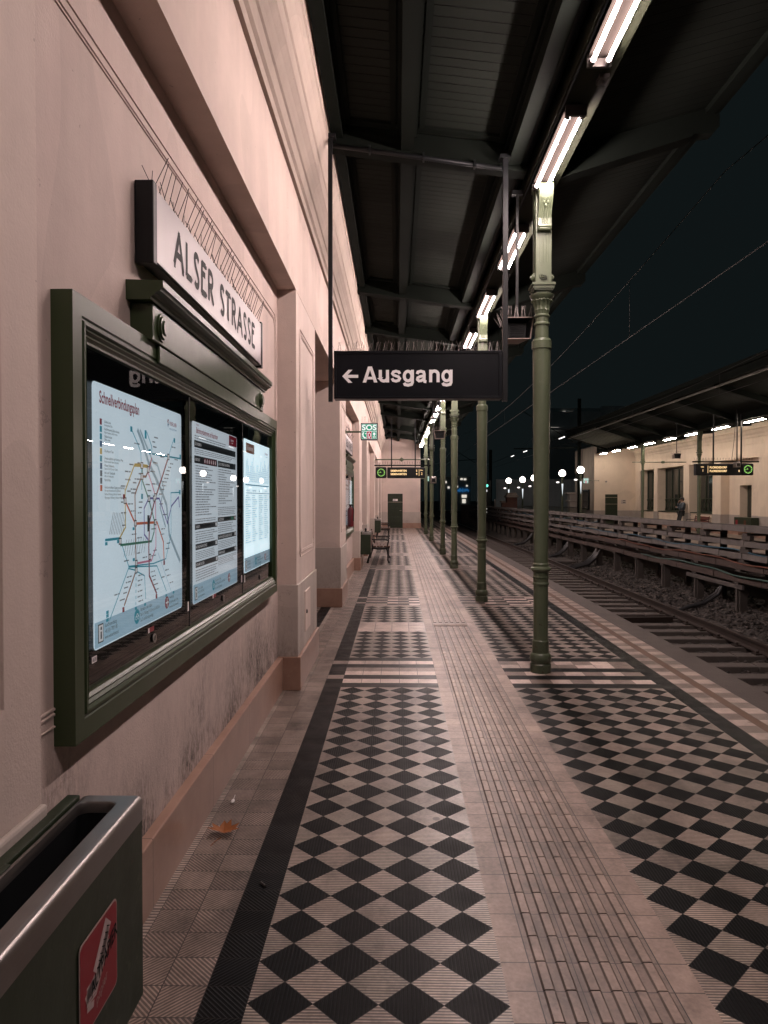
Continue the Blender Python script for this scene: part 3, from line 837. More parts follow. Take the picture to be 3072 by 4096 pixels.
# ------------------------------------------------------------------ stroke letters for the station name
def arc(cx, cy, rx, ry, a0, a1, n=10):
    return [(cx + rx * math.cos(math.radians(a0 + (a1 - a0) * i / n)), cy + ry * math.sin(math.radians(a0 + (a1 - a0) * i / n))) for i in range(n + 1)]
def glyph(ch, w):
    if ch == 'A': return [[(0, 0), (w * .56, 1)], [(w * .48, 1), (w, 0)], [(w * .17, .33), (w * .86, .33)], [(-.05 * w, .005), (.10 * w, .005)], [(w * .9, .005), (w * 1.05, .005)]]
    if ch == 'L': return [[(.1 * w, 1), (.1 * w, .03)], [(.04 * w, .045), (w, .045)], [(w * .94, .02), (w, .13)]]
    if ch == 'E': return [[(.1 * w, 1), (.1 * w, 0)], [(.04 * w, .955), (w * .92, .955)], [(.1 * w, .64), (w * .80, .64)], [(.04 * w, .045), (w, .045)], [(w * .95, .02), (w, .13)], [(w * .87, .98), (w * .92, .87)]]
    if ch == 'S':
        return [[(w * .93, .84)] + arc(w * .50, .80, w * .38, .165, 25, 180, 8) + [(w * .16, .72), (w * .34, .58), (w * .72, .40), (w * .88, .28)] + arc(w * .50, .22, w * .40, .185, 10, -150, 9)]
    if ch == 'R': return [[(.1 * w, 1), (.1 * w, 0)], [(.04 * w, .955), (w * .4, .955)] + arc(w * .45, .73, w * .38, .225, 90, -90, 8) + [(w * .1, .505)], [(w * .42, .50), (w * .70, .24), (w * 1.0, -.02)]]
    if ch == 'T': return [[(w * .5, 1), (w * .5, 0)], [(0, .955), (w, .955)], [(.03 * w, .97), (0, .86)], [(w * .97, .97), (w, .86)]]
    return []
GW = {'A': .13, 'L': .085, 'S': .085, 'E': .085, 'R': .10, 'T': .10}
def station_name(mb, x, y0, z0, h, k=1.0, m=0):
    cur = y0
    for ch in 'ALSER STRASSE':
        if ch == ' ': cur += .105 * k; continue
        gw = GW[ch] * k
        for qi, st_ in enumerate(glyph(ch, gw / h)):
            mb.ribbon(st_, .031 * k / h, lambda a, b: (x + .0003 * qi, cur + a * h, z0 + b * h), m)
        cur += gw + .043 * k
def spikes_along(mb, p0, p1, n, hgt, lean, r=.0016, rnd=RND, alt=None):
    p0, p1 = Vector(p0), Vector(p1)
    for i in range(n):
        p = p0.lerp(p1, (i + .5) / n); L = Vector(lean[i % len(lean)]) + Vector((rnd.uniform(-.015, .015), rnd.uniform(-.015, .015), 0))
        mb.tube([p, p + Vector((L.x, L.y, hgt * rnd.uniform(.9, 1.05)))], r, 4, 0, False)

def station_sign(yc, label, group):
    y0, y1, z0, z1 = yc - 1.10, yc + 1.10, 2.552, 2.846
    t = thing('station_sign', (XW, yc, z0), label, 'station sign', group)
    mb = MB(); mb.box(-1.005, -0.945, y0, y1, z0, z1); mb.box(-1.008, -0.934, y0 - .045, y0, z0 - .012, z1 + .012); mb.box(-1.008, -0.934, y1, y1 + .045, z0 - .012, z1 + .012)
    mb.build('box', M_black, t, bevel=0.004)
    mb = MB(); mb.box(-0.9449, -0.9380, y0 + .002, y1 - .002, z0 + .006, z1 - .006); f = mb.build('face', M_face, t)
    mb = MB(); station_name(mb, -0.9365, yc - 0.875, 2.622, .152); mb.build('lettering', M_letter, f, recalc=False)
    mb = MB(); mb.box(-0.985, -0.955, y0 - .03, y1, z1 + .0005, z1 + .006)
    spikes_along(mb, (-.95, y0 - .02, z1 + .004), (-.95, y1, z1 + .004), 36, .125, [(.045, .0, 0)])
    spikes_along(mb, (-.97, y0, z1 + .004), (-.97, y1, z1 + .004), 30, .105, [(-.025, .06, 0), (-.03, -.06, 0)])
    mb.build('bird_spike_strip', M_wired, t)
    return t
ss = station_sign(3.95, 'long white station name sign with black art nouveau letters above the nearest map case', 'station name signs')
dup(ss, (XW, 14.4, 2.552), 'farther station name sign, seen edge-on above the second display case beyond the exit opening')

# ------------------------------------------------------------------ display case with posters
def rect_ring(mb, y0, y1, z0, z1, prof, m=0, close=False):
    loops = []
    for ins, x in prof:
        loops.append([(x, y0 + ins, z0 + ins), (x, y1 - ins, z0 + ins), (x, y1 - ins, z1 - ins), (x, y0 + ins, z1 - ins)])
    mb.ring(None, loops, m, close)
def display_case(yc, label, group):
    y0, y1, z0, z1 = yc - 1.83, yc + 1.80, 0.90, 2.243
    t = thing('display_case', (XW, yc, z0), label, 'display case', group)
    mb = MB()
    rect_ring(mb, y0, y1, z0, z1, [(0, -1.02), (0, -.945), (.062, -.945), (.066, -.951), (.072, -.951), (.076, -.943), (.084, -.943), (.090, -.953), (.098, -.948), (.106, -.958), (.114, -.953), (.124, -.962), (.132, -.962), (.132, -.985)])
    mb.build('frame', M_green, t, smooth=False)
    mb = MB()   # crest with mouldings
    a, b = yc - 1.19, yc + 1.11
    mb.prism([(-1.02, 2.235), (-.925, 2.235), (-.925, 2.375), (-1.02, 2.375)], 'y', a, b)
    mb.prism([(-.944, 2.165), (-.932, 2.165), (-.932, 2.234), (-.944, 2.234)], 'y', a + .10, b - .10)
    mb.build('crest', M_green, t, bevel=0.004)
    mb = MB()
    pr = [(-1.02, 2.376), (-.918, 2.376), (-.916, 2.386), (-.905, 2.390), (-.900, 2.400), (-.880, 2.408), (-.878, 2.418), (-.870, 2.420), (-.870, 2.445), (-1.02, 2.450)]
    mb.prism(pr, 'y', a - .045, b + .045); mb.build('cornice', M_green, t)
    for yy in (a + .10, b - .10):
        mb = MB()
        for r, x0_, x1_ in ((.055, -.925, -.918), (.046, -.919, -.910), (.034, -.911, -.913)):
            mb.tube([(x0_, yy, 2.300), (x1_, yy, 2.300)], [r, r * .97], 28)
        mb.tube([(-.912, yy, 2.30), (-.904, yy, 2.30)], [.032, .026], 24)
        mb.build('roundel', M_green, t, smooth=False)
    mb = MB(); mb.box(-1.0, -.984, y0 + .13, y1 - .13, z0 + .13, z1 - .13); mb.build('back_panel', M_blackgl, t)
    cuts = [y0 + .132, yc - .55, yc + .63, y1 - .132]
    for i in range(3):
        mb = MB(); mb.quad((-.9715, cuts[i] + .003, z0 + .132), (-.9715, cuts[i + 1] - .003, z0 + .132), (-.9715, cuts[i + 1] - .003, z1 - .132), (-.9715, cuts[i] + .003, z1 - .132)); mb.build('glass_door', M_glass, t, recalc=False)
        mb = MB(); mb.box(-.9835, -.9690, cuts[i] - .004, cuts[i] + .003, z0 + .133, z1 - .133)
        mb.tube([(-.970, (cuts[i] * .45 + cuts[i + 1] * .55), z0 + .175), (-.966, (cuts[i] * .45 + cuts[i + 1] * .55), z0 + .175)], .016, 16)
        mb.build('door_edge', M_black, t)
        mb = MB(); yy = cuts[i] * .45 + cuts[i + 1] * .55
        mb.ring(None, [[(-.966 + .003 * q, yy + r * math.cos(2 * PI * j / 18), z0 + .175 + r * math.sin(2 * PI * j / 18)) for j in range(18)] for r, q in ((.019, 0), (.018, 1), (.012, 1), (.011, 0))])
        mb.build('lock', M_steel, t)
    return t
dc = display_case(3.95, 'large olive green map case with three lit posters on the nearest wall bay', 'wall display cases')
dc2 = dup(dc, (XW, 14.4, 0.90), 'farther olive green display case with lit posters, in the wall bay beyond the exit opening')

def ink(name, c, k):
    m = Mat(name, 0.5); m.base(c); m.emit(c, k); return m.m
PK = 0.52
def paper(name, c, k, top):
    m = Mat(name, 0.45)
    n = m.noise(5.0, 4.0); n2 = m.noise(160.0, 2.0)
    col = m.scale(c, (n - 0.5) * 0.18 + (n2 - .5) * .25 + 1.0)
    m.base(m.scale(top, 1.0)); m.L.new(col, m.b.inputs['Emission Color']); m.b.inputs['Emission Strength'].default_value = k
    return m.m
M_pap1 = paper('backlit_map_paper', (0.68, 0.81, 0.90), 0.68, (0.50, 0.48, 0.50))
M_pap2 = paper('backlit_notice_paper', (0.70, 0.79, 0.87), 0.64, (0.48, 0.46, 0.48))
M_pap3 = paper('backlit_timetable_paper', (0.74, 0.92, 1.0), 1.3, (0.55, 0.55, 0.55))
M_ban1 = paper('backlit_banner', (0.40, 0.60, 0.74), 0.50, (0.30, 0.38, 0.45))
I_red = ink('red_ink', (0.24, 0.012, 0.028), 0.4); I_blk = ink('black_ink', (0.016, 0.018, 0.02), 0.4); I_gry = ink('grey_ink', (0.16, 0.17, 0.19), 0.45)
I_teal = ink('teal_ink', (0.03, 0.27, 0.36), 0.5); I_river = ink('river_ink', (0.42, 0.55, 0.63), 0.45); I_yel = ink('yellow_ink', (0.50, 0.36, 0.10), 0.5)
I_brn = ink('brown_ink', (0.24, 0.10, 0.06), 0.5); I_grn = ink('green_ink', (0.05, 0.18, 0.12), 0.5); I_org = ink('orange_ink', (0.55, 0.13, 0.06), 0.5)
I_pur = ink('purple_ink', (0.15, 0.12, 0.33), 0.5); I_pink = ink('pink_ink', (0.55, 0.20, 0.30), 0.5); I_wht = ink('white_ink', (0.75, 0.74, 0.76), 0.5)
I_blu = ink('navy_ink', (0.04, 0.10, 0.20), 0.5); I_body = ink('body_text_ink', (0.26, 0.27, 0.30), 0.42)
RY, UZ = (0, 1, 0), (0, 0, 1)
PX = -.9838                       # back of the posters
def poster_sheet(name, y0, y1, z0, z1, mt, label, cat='poster', group=None):
    mb = MB(); r = .018
    pts = arc(y1 - r, z1 - r, r, r, 0, 90, 4) + arc(y0 + r, z1 - r, r, r, 90, 180, 4) + arc(y0 + r, z0 + r, r, r, 180, 270, 4) + arc(y1 - r, z0 + r, r, r, 270, 360, 4)
    mb.prism(pts, 'x', PX, PX + .002)
    return mb.build(name, mt, None, label, cat, group)
X1 = PX + .0026; X2 = PX + .0032; X3 = PX + .0038
def px_pt(u, v, x=X1):            # measured map point -> (y, z) on the poster
    y = -x * F / (1586 - u); return y, H + (1996 - v) * y / F
def p4(a, b): return px_pt(100 + a * .7233, 1900 + b * .7233)
def p2(a, b): return px_pt(370 + a * .2351, 1480 + b * .2351)
def text_block(mb, y0, y1, z0, z1, n, m=0, fill=(.6, 1.0), ind=0.0, x=X1, dots=False):
    for i in range(n):
        zz = z1 - (z1 - z0) * (i + .5) / n; h = (z1 - z0) / n * .42; yy = y0 + ind; e = y0 + (y1 - y0) * RND.uniform(*fill)
        if dots: mb.quad((x, y0, zz - h * .5), (x, y0 + .008, zz - h * .5), (x, y0 + .008, zz + h * .5), (x, y0, zz + h * .5), m)
        while yy < e:
            l = RND.uniform(.012, .05); mb.quad((x, yy, zz - h / 2), (x, min(yy + l, y1), zz - h / 2), (x, min(yy + l, y1), zz + h / 2), (x, yy, zz + h / 2), m); yy += l + .006
# --- the route map
pa = poster_sheet('route_map_poster', 2.342, 3.313, 1.135, 2.014, M_pap1, 'large backlit rapid transit map with red title, leftmost poster in the nearest case')
def sub(mb, name, mt, par): return mb.build(name, mt, par, recalc=False)
mb = MB(); mb.quad((X1, 2.345, 1.14), (X1, 3.31, 1.14), (X1, 3.31, 1.225), (X1, 2.345, 1.225)); sub(mb, 'banner', M_ban1, pa)
mb = MB(); mb.text('Schnellverbindungsplan', (X1, 2.395, 1.950), RY, UZ, .056, .72, .022); sub(mb, 'title', I_red, pa)
lm = MB()
lmats = [I_teal, I_yel, I_brn, I_grn, I_org, I_red, I_pur, I_pink, I_river, I_wht, I_blk, I_blu]
def line(pts, wd, m, x=X1, dash=None):
    if dash:
        for (a, b) in zip(pts[:-1], pts[1:]):
            A, B = Vector(a), Vector(b); n = max(1, int((B - A).length / dash))
            for i in range(n): lm.ribbon([A.lerp(B, i / n), A.lerp(B, (i + .55) / n)], wd, lambda p, q: (x, p, q), m)
    else: lm.ribbon(pts, wd, lambda p, q: (x, p, q), m)
XR = X1
line([p2(745, 1005), p2(830, 1230), p2(930, 1560), p2(1040, 1800), p2(1150, 2050), p2(1240, 2300), p4(790, 330), p4(850, 480)], .020, 8)
line([p2(790, 1010), p2(880, 1240), p2(1010, 1560), p2(1090, 1620), p2(1190, 2000), p4(740, 180), p4(770, 290)], .012, 8)
line([p2(640, 1000), p2(745, 1245), p2(800, 1400), p2(805, 1620), p2(810, 1800), p2(812, 2040)], .005, 0, X2)
line([p2(905, 1050), p2(985, 1290), p2(993, 1420)], .005, 0, X2); line([p2(990, 1420), p2(1270, 1470), p2(1490, 1508)], .007, 0, X2); line([p2(1360, 1190), p2(1275, 1470)], .004, 0, X2)
line([p2(690, 1612), p2(815, 1622), p2(925, 1640)], .013, 1, X2); line([p2(690, 1612), p2(585, 1890), p2(525, 2060), p4(545, 290), p4(512, 350)], .008, 1, X2)
line([p2(985, 1500), p2(925, 1720), p2(885, 1812), p2(815, 1808), p2(740, 1990), p2(695, 2120), p4(600, 265), p4(603, 530), p4(535, 728)], .009, 2, X2)
line([p2(822, 1640), p2(825, 1880), p2(890, 2080), p2(930, 2190), p4(706, 250), p4(705, 315), p4(690, 368), p4(515, 390)], .009, 3, X2)
line([p4(543, 140), p4(600, 270), p4(722, 262), p4(757, 372), p4(760, 470)], .010, 4, X2)
line([p2(1270, 1490), p2(1190, 1740), p2(1045, 2180), p4(680, 255), p4(675, 400), p4(677, 560), p4(718, 660)], .011, 5, X2)
line([p2(990, 1490), p2(930, 1760), p2(1045, 2130), p4(715, 260), p4(715, 400), p4(690, 475), p4(605, 492)], .008, 7, X2)
line([p4(675, 128), p4(735, 130), p4(780, 268), p4(803, 172), p4(843, 122), p4(848, 180)], .008, 6, X2); line([p4(676, 130), p4(650, 185), p4(650, 330), p4(672, 360)], .008, 6, X2)
line([p4(430, 362), p4(512, 352)], .009, 0, X2); line([p4(527, 395), p4(540, 440), p4(562, 508), p4(700, 492), p4(770, 465), p4(800, 325), p4(800, 98), p4(850, 96)], .005, 0, X2)
line([p4(602, 530), p4(560, 520), p4(480, 735), p4(452, 810)], .005, 0, X2); line([p4(605, 535), p4(650, 560), p4(656, 690)], .005, 0, X2); line([p4(560, 512), p4(720, 505), p4(772, 645)], .005, 0, X2)
line([p4(603, 535), p4(600, 740)], .005, 0, X2, .02); line([p4(725, 430), p4(800, 650)], .005, 8, X2); line([p4(760, 470), p4(760, 490)], .012, 5, X2)
for q in ((815, 1622), (815, 1808), (925, 1690), (1272, 1475), (935, 2190), (1045, 2150)):
    a, b = p2(*q); lm.box(X3 - .0003, X3, a - .014, a + .014, b - .013, b + .013, 10); lm.box(X3, X3 + .0003, a - .010, a + .010, b - .009, b + .009, 9)
for q in ((543, 142), (600, 268), (675, 262), (712, 262), (514, 368), (604, 490), (603, 530), (680, 455), (706, 130)):
    a, b = p4(*q); lm.box(X3 - .0003, X3, a - .013, a + .013, b - .012, b + .012, 10); lm.box(X3, X3 + .0003, a - .009, a + .009, b - .008, b + .008, 9)
a, b = p4(673, 268); lm.box(X3 - .0003, X3 + .0005, a - .012, a + .012, b - .032, b + .032, 10)
for q in ((638, 1000), (883, 1065), (883, 1120), (1376, 1195), (955, 1385), (1476, 1475), (815, 2150), (1465, 2080)):
    a, b = p2(*q); lm.box(X2, X3, a - .010, a + .010, b - .010, b + .010, 0)
for q in ((440, 765), (440, 785), (440, 808), (590, 470), (652, 720), (770, 670), (436, 382), (503, 370), (600, 742), (812, 652), (590, 298)):
    a, b = p4(*q); lm.box(X2, X3, a - .010, a + .010, b - .0055, b + .0055, 0)
for q in ((537, 120), (716, 675), (760, 488), (530, 750)):
    a, b = p4(*q); lm.box(X2, X3, a - .009, a + .009, b - .009, b + .009, 5)
sub(lm, 'route_line', lmats, pa)
mb = MB()
for (a, b) in ((690, 1240), (1000, 1215), (1010, 1300), (1030, 1140), (1130, 1470), (1300, 1590), (1270, 1650), (1240, 1710), (1220, 1775), (1200, 1840), (1170, 1900), (1160, 1965), (1130, 2030), (1110, 2110), (1330, 1305), (1380, 1520), (600, 1600), (740, 1575), (525, 1720), (760, 1760), (530, 1860), (690, 1850), (660, 1915), (880, 1945), (990, 1935), (620, 2025), (630, 2090), (910, 2050), (560, 2060), (1010, 1570), (960, 1720)):
    y_, z_ = p2(a, b); text_block(mb, y_ - .0, y_ + .055, z_ - .006, z_ + .006, 1, 0, (.6, 1.0), x=X2)
for (a, b) in ((520, 60), (520, 150), (560, 160), (520, 210), (525, 280), (575, 200), (620, 150), (620, 180), (615, 210), (640, 270), (690, 300), (735, 160), (755, 220), (745, 300), (740, 330), (775, 380), (770, 410), (700, 420), (690, 450), (610, 350), (610, 435), (535, 480), (615, 560), (612, 590), (612, 615), (612, 650), (550, 570), (545, 600), (535, 630), (530, 660), (510, 700), (480, 670), (685, 540), (690, 565), (697, 585), (703, 610), (705, 640), (765, 530), (775, 560), (790, 600), (745, 570), (610, 680), (615, 705), (580, 330), (640, 460)):
    y_, z_ = p4(a, b); text_block(mb, y_, y_ + .05, z_ - .0055, z_ + .0055, 1, 0, (.6, 1.0), x=X2)
for k in range(9):      # slanted stop names
    y_, z_ = p4(455 + k * 9, 330); mb.ribbon([(y_, z_), (y_ + .035, z_ + .075)], .0035, lambda p, q: (X2, p, q))
    y_, z_ = p4(535 + k * 14, 455 - k * 3); mb.ribbon([(y_, z_), (y_ + .028, z_ + .06)], .003, lambda p, q: (X2, p, q))
sub(mb, 'stop_names_print', I_gry, pa).name = 'stop_name'
# legend
leg = ['U-Bahn-Linie', 'Hochfrequente S-Bahn-Strecke', 'S-Bahn-Strecke', 'Badner Bahn', 'City Airport Train', 'Strecke außerhalb der Kernzone Wien', 'Wiener Stadtwerke', 'Info- und Ticketstelle', 'Park & Ride', 'Kein barrierefreier Zugang zum Bahnsteig:']
legs = ['Underground line', 'High-frequency S-Bahn route', 'S-Bahn route', '', '', 'Route outside Vienna fare zone', 'Service Treff | Service Center', 'Info and ticket point', '', 'No step-free access to the platform:']
mb = MB(); ic = MB(); zz = 1.886
for i, (a, b) in enumerate(zip(leg, legs)):
    mb.text(a, (X1, 2.435, zz), RY, UZ, .0125, .85, .006)
    if b: mb.text(b, (X1, 2.435, zz - .0105), RY, UZ, .0115, .85, .0)
    ic.box(X1, X2, 2.398, 2.414, zz - .009, zz + .011, (0, 1, 1, 2, 3, 1, 2, 4, 4, 5)[i]); zz -= .0245
mb.text('Rathaus Richtung | direction Seestadt', (X1, 2.435, zz + .002), RY, UZ, .0115, .85); mb.text('Pilgramgasse Richtung | direction Heiligenstadt', (X1, 2.435, zz - .010), RY, UZ, .0115, .85)
sub(mb, 'legend', I_blk, pa); sub(ic, 'legend_icon', [I_red, I_teal, I_blu, I_yel, I_gry, I_org], pa)
def banner(par, y0, y1, z0, mobil=True, hot='Kund*innendialog', k=1.0):
    mb = MB(); ic = MB(); w_ = y1 - y0
    ic.box(X2, X3, y0 + .030, y0 + .072, z0 + .014, z0 + .076, 0); ic.box(X3, X3 + .0005, y0 + .034, y0 + .068, z0 + .018, z0 + .072, 1)
    ic.box(X3 + .0005, X3 + .001, y0 + .047, y0 + .056, z0 + .026, z0 + .050, 0); ic.box(X3 + .0005, X3 + .001, y0 + .047, y0 + .056, z0 + .056, z0 + .066, 0)
    mb.text(hot, (X2, y0 + .085, z0 + .058), RY, UZ, .0195, .75); mb.text('+43 (0)1 7909 100', (X2, y0 + .085, z0 + .038), RY, UZ, .0195, .75); mb.text('www.wienerlinien.at', (X2, y0 + .085, z0 + .018), RY, UZ, .0195, .75)
    q = y0 + w_ * .40
    ic.tube([(X2, q, z0 + .046), (X3, q, z0 + .046)], .028, 20, 2)
    for e in (-.011, .011): ic.ring(None, [[(X3 + .0006, q + e + r * math.cos(j * PI / 5), z0 + .042 + r * math.sin(j * PI / 5)) for j in range(10)] for r in (.009, .0065)], 1)
    ic.ribbon([(q - .011, z0 + .042), (q - .004, z0 + .056), (q + .008, z0 + .055), (q + .011, z0 + .042)], .003, lambda a, b: (X3 + .0006, a, b), 1)
    mb.text('Fahrräder in der U-Bahn', (X2, q + .038, z0 + .060), RY, UZ, .0185, .72); mb.text('Mo.–Fr. (Werktag) 9–15 Uhr und ab 18:30 Uhr', (X2, q + .038, z0 + .040), RY, UZ, .0185, .64); mb.text('Sa., So. und Feiertag ganztägig', (X2, q + .038, z0 + .020), RY, UZ, .0185, .66)
    q = y0 + w_ * .77
    ic.tube([(X2, q, z0 + .048), (X3, q, z0 + .048)], .026, 18, 3); ic.ribbon([(q, z0 + .028), (q, z0 + .068)], .008, lambda a, b: (X3 + .0006, a, b), 1); ic.ribbon([(q - .018, z0 + .048), (q + .018, z0 + .048)], .008, lambda a, b: (X3 + .0006, a, b), 1)
    if mobil: mb.text('WienMobil', (X2, q + .034, z0 + .058), RY, UZ, .0185, .75); mb.text('Die Mobilitäts-App für Wien', (X2, q + .034, z0 + .038), RY, UZ, .0175, .62); mb.text('www.wienerlinien.at/wienmobil', (X2, q + .034, z0 + .018), RY, UZ, .0175, .58)
    sub(mb, 'contact_lettering', I_blk, par); sub(ic, 'pictogram', [I_blk, I_wht, I_teal, I_red], par)
banner(pa, 2.342, 3.313, 1.14)
def operator_logo(par, y, z, s=1.0, base=X1, onred=False):
    ic = MB()
    ic.add([(base, y + a * s, z + b * s) for a, b in ((0, .032), (.014, .048), (.030, .040), (.016, .030), (.030, .022), (.012, .022))], [(0, 3, 1), (1, 3, 2), (0, 5, 3), (3, 5, 4)], 1 if onred else 0)
    ic.add([(base, y + a * s, z + b * s) for a, b in ((.002, .016), (.016, .022), (.030, .014), (.014, -.006), (.018, .008))], [(0, 4, 1), (1, 4, 2), (0, 3, 4)], 1)
    ic.text('WIENER LINIEN', (base, y + .040 * s, z + .012 * s), RY, UZ, .034 * s, .60, .014, 2 if onred else 0)
    ic.text('WIENER STADTWERKE GRUPPE', (base, y + .040 * s, z - .014 * s), RY, UZ, .016 * s, .62, .004, 2 if onred else 1)
    sub(ic, 'operator_logo', [I_red, I_blu, I_wht], par)
operator_logo(pa, 3.110, 1.940, .72)
# --- the house rules
pb = poster_sheet('house_rules_poster', 3.494, 4.470, 1.118, 2.008, M_pap2, 'backlit house rules notice with black heading bars, middle poster in the nearest case')
mb = MB(); mb.quad((X1, 3.497, 1.122), (X1, 4.467, 1.122), (X1, 4.467, 1.212), (X1, 3.497, 1.212)); sub(mb, 'banner', M_ban1, pb)
mb = MB(); mb.text('Auszug aus', (X1, 3.56, 1.992), RY, UZ, .014, .8, .004); mb.text('Beförderungsbedingungen und Hausordnung', (X1, 3.56, 1.955), RY, UZ, .040, .60, .018); sub(mb, 'title', I_red, pb)
mb = MB(); mb.quad((X1, 4.26, 1.945), (X1, 4.46, 1.945), (X1, 4.46, 2.004), (X1, 4.26, 2.004)); sub(mb, 'logo_field', I_red, pb); operator_logo(pb, 4.285, 1.965, .50, X2, True)
bars = [(3.525, 4.43, 1.883, 1.918, 'GELTUNGSBEREICH'), (3.525, 3.975, 1.806, 1.843, 'VERBOTEN IST'), (3.99, 4.43, 1.806, 1.841, 'ZUSÄTZLICH VERBIETET DIE HAUSORDNUNG'), (3.53, 3.975, 1.479, 1.507, 'FAHRKARTE'), (3.985, 4.44, 1.503, 1.529, 'ZU IHRER SICHERHEIT'),
        (3.54, 3.975, 1.379, 1.408, 'MIT KINDERWAGEN UNTERWEGS'), (3.985, 4.44, 1.405, 1.433, 'VERLORENE UND ZURÜCKGELASSENE GEGENSTÄNDE'), (3.54, 3.985, 1.292, 1.320, 'MITNAHME VON TIEREN'), (3.99, 4.44, 1.317, 1.345, 'INFORMATION GEMÄSS')]
bb = MB(); tb = MB(); ib = MB()
for a, b, c, d, s in bars:
    bb.quad((X1, a, c), (X1, b, c), (X1, b, d), (X1, a, d)); tb.text(s, (X2, a + .012, (c + d) / 2 - .007), RY, UZ, .020, .66, .006)
    if d < 1.6: ib.box(X2, X3, b - .045, b - .015, c + .006, d - .004, 0)
for k in range(6):
    q = 3.72 + k * .043; ib.ring(None, [[(X2, q + r * math.cos(j * PI / 6), 1.824 + r * math.sin(j * PI / 6)) for j in range(12)] for r in (.016, .011)], 1); ib.tube([(X1, q, 1.824), (X2 - .0002, q, 1.824)], .0115, 10, 0); ib.ribbon([(q - .009, 1.834), (q + .009, 1.814)], .004, lambda a, b: (X3, a, b), 1)
ib.box(X2, X3, 4.30, 4.345, 1.506, 1.526, 2); ib.box(X2, X3, 4.348, 4.375, 1.506, 1.526, 2); ib.box(X2, X3, 4.378, 4.395, 1.506, 1.526, 1)
sub(bb, 'heading_bar', I_blk, pb); sub(tb, 'heading_lettering', I_wht, pb); sub(ib, 'pictogram', [I_wht, I_red, I_grn], pb)
mb = MB()
text_block(mb, 3.53, 4.42, 1.922, 1.946, 2, fill=(.7, .75)); text_block(mb, 3.53, 4.43, 1.850, 1.878, 3, fill=(.6, 1))
text_block(mb, 3.535, 3.97, 1.545, 1.80, 20, fill=(.3, .95), ind=.018, dots=True); text_block(mb, 3.99, 4.43, 1.60, 1.80, 15, fill=(.3, .95), ind=.018, dots=True); text_block(mb, 3.99, 4.44, 1.537, 1.588, 5, fill=(.8, 1)); text_block(mb, 3.54, 3.97, 1.513, 1.535, 2, fill=(.8, 1))
for a, b, c, d in ((3.54, 3.97, 1.414, 1.472), (3.99, 4.44, 1.440, 1.497), (3.54, 3.97, 1.328, 1.372), (3.99, 4.44, 1.352, 1.398), (3.99, 4.44, 1.262, 1.308), (3.54, 3.99, 1.222, 1.284)): text_block(mb, a, b, c, d, 5, fill=(.7, 1))
sub(mb, 'body_text', I_body, pb)
banner(pb, 3.494, 4.47, 1.122, False, 'Service-Telefon')
# --- the timetable
pc = poster_sheet('timetable_poster', 4.68, 5.64, 1.148, 2.022, M_pap3, 'bright blue-white backlit timetable, rightmost poster in the nearest case')
mb = MB(); mb.quad((X1, 4.685, 1.152), (X1, 5.635, 1.152), (X1, 5.635, 1.245), (X1, 4.685, 1.245)); sub(mb, 'banner', M_ban1, pc)
mb = MB(); mb.quad((X1, 4.74, 1.935), (X1, 5.02, 1.935), (X1, 5.02, 2.0), (X1, 4.74, 2.0)); sub(mb, 'line_badge', I_brn, pc)
mb = MB(); mb.text('U6 Siebenhirten', (X2, 4.75, 1.953), RY, UZ, .048, .70, .010); sub(mb, 'title', I_wht, pc); operator_logo(pc, 5.42, 1.950, .66)
mb = MB()
for k in range(24):
    y_ = 4.73 + k * .036; h_ = RND.uniform(.07, .19)
    for i in range(int(h_ / .014)): mb.ribbon([(y_ + i * .003, 1.745 + i * .014), (y_ + i * .003 + .0022, 1.755 + i * .014)], .012, lambda a, b: (X1, a, b), 0)
mb.quad((X1, 4.72, 1.720), (X1, 5.58, 1.720), (X1, 5.58, 1.728), (X1, 4.72, 1.728), 0); mb.quad((X1, 4.72, 1.668), (X1, 5.60, 1.668), (X1, 5.60, 1.672), (X1, 4.72, 1.672), 1)
for k, s in enumerate(('Montag–Freitag (Schule)', 'Montag–Freitag (Ferien)', 'Samstag', 'Sonn- und Feiertag')): mb.text(s, (X1, 4.73 + k * .225, 1.682), RY, UZ, .019, .70, .003, 1)
for c in range(4):
    for r_ in range(22):
        z_ = 1.655 - r_ * .0148; mb.box(X1, X2, 4.73 + c * .225, 4.742 + c * .225, z_ - .004, z_ + .003, 1)
        l_ = RND.uniform(.05, .16); mb.quad((X1, 4.752 + c * .225, z_ - .003), (X1, 4.752 + c * .225 + l_, z_ - .003), (X1, 4.752 + c * .225 + l_, z_ + .002), (X1, 4.752 + c * .225, z_ + .002), 2)
sub(mb, 'timetable_print', [ink('timetable_blue', (0.08, 0.27, 0.42), 0.6), I_blu, ink('timetable_pale', (0.42, 0.62, 0.72), 0.7)], pc)
banner(pc, 4.68, 5.64, 1.152, True, 'Kund*innendialog')
# small door plates inside the near case
mb = MB(); mb.box(-.9700, -.9692, 2.296, 2.333, 1.105, 1.125); pl = mb.build('case_label', M_white, dc); mb = MB(); mb.text('AS18', (-.9688, 2.299, 1.109), RY, UZ, .018, .75, .01); sub(mb, 'lettering', M_letter, pl)
for yy in (2.86, 3.86): mb = MB(); mb.box(-.9700, -.9692, yy - .04, yy + .03, 1.105, 1.124, 0); mb.box(-.9692, -.9688, yy - .04, yy - .025, 1.105, 1.124, 1); mb.build('maker_badge', [M_red, M_white], dc)
mb = MB()
for yy, zz in ((3.37, 1.13), (4.545, 1.13), (5.655, 1.14), (4.635, 1.12)): mb.box(-.9702, -.9694, yy - .010, yy + .010, zz - .022, zz + .022)
mb.build('tag_sticker', M_white, dc)
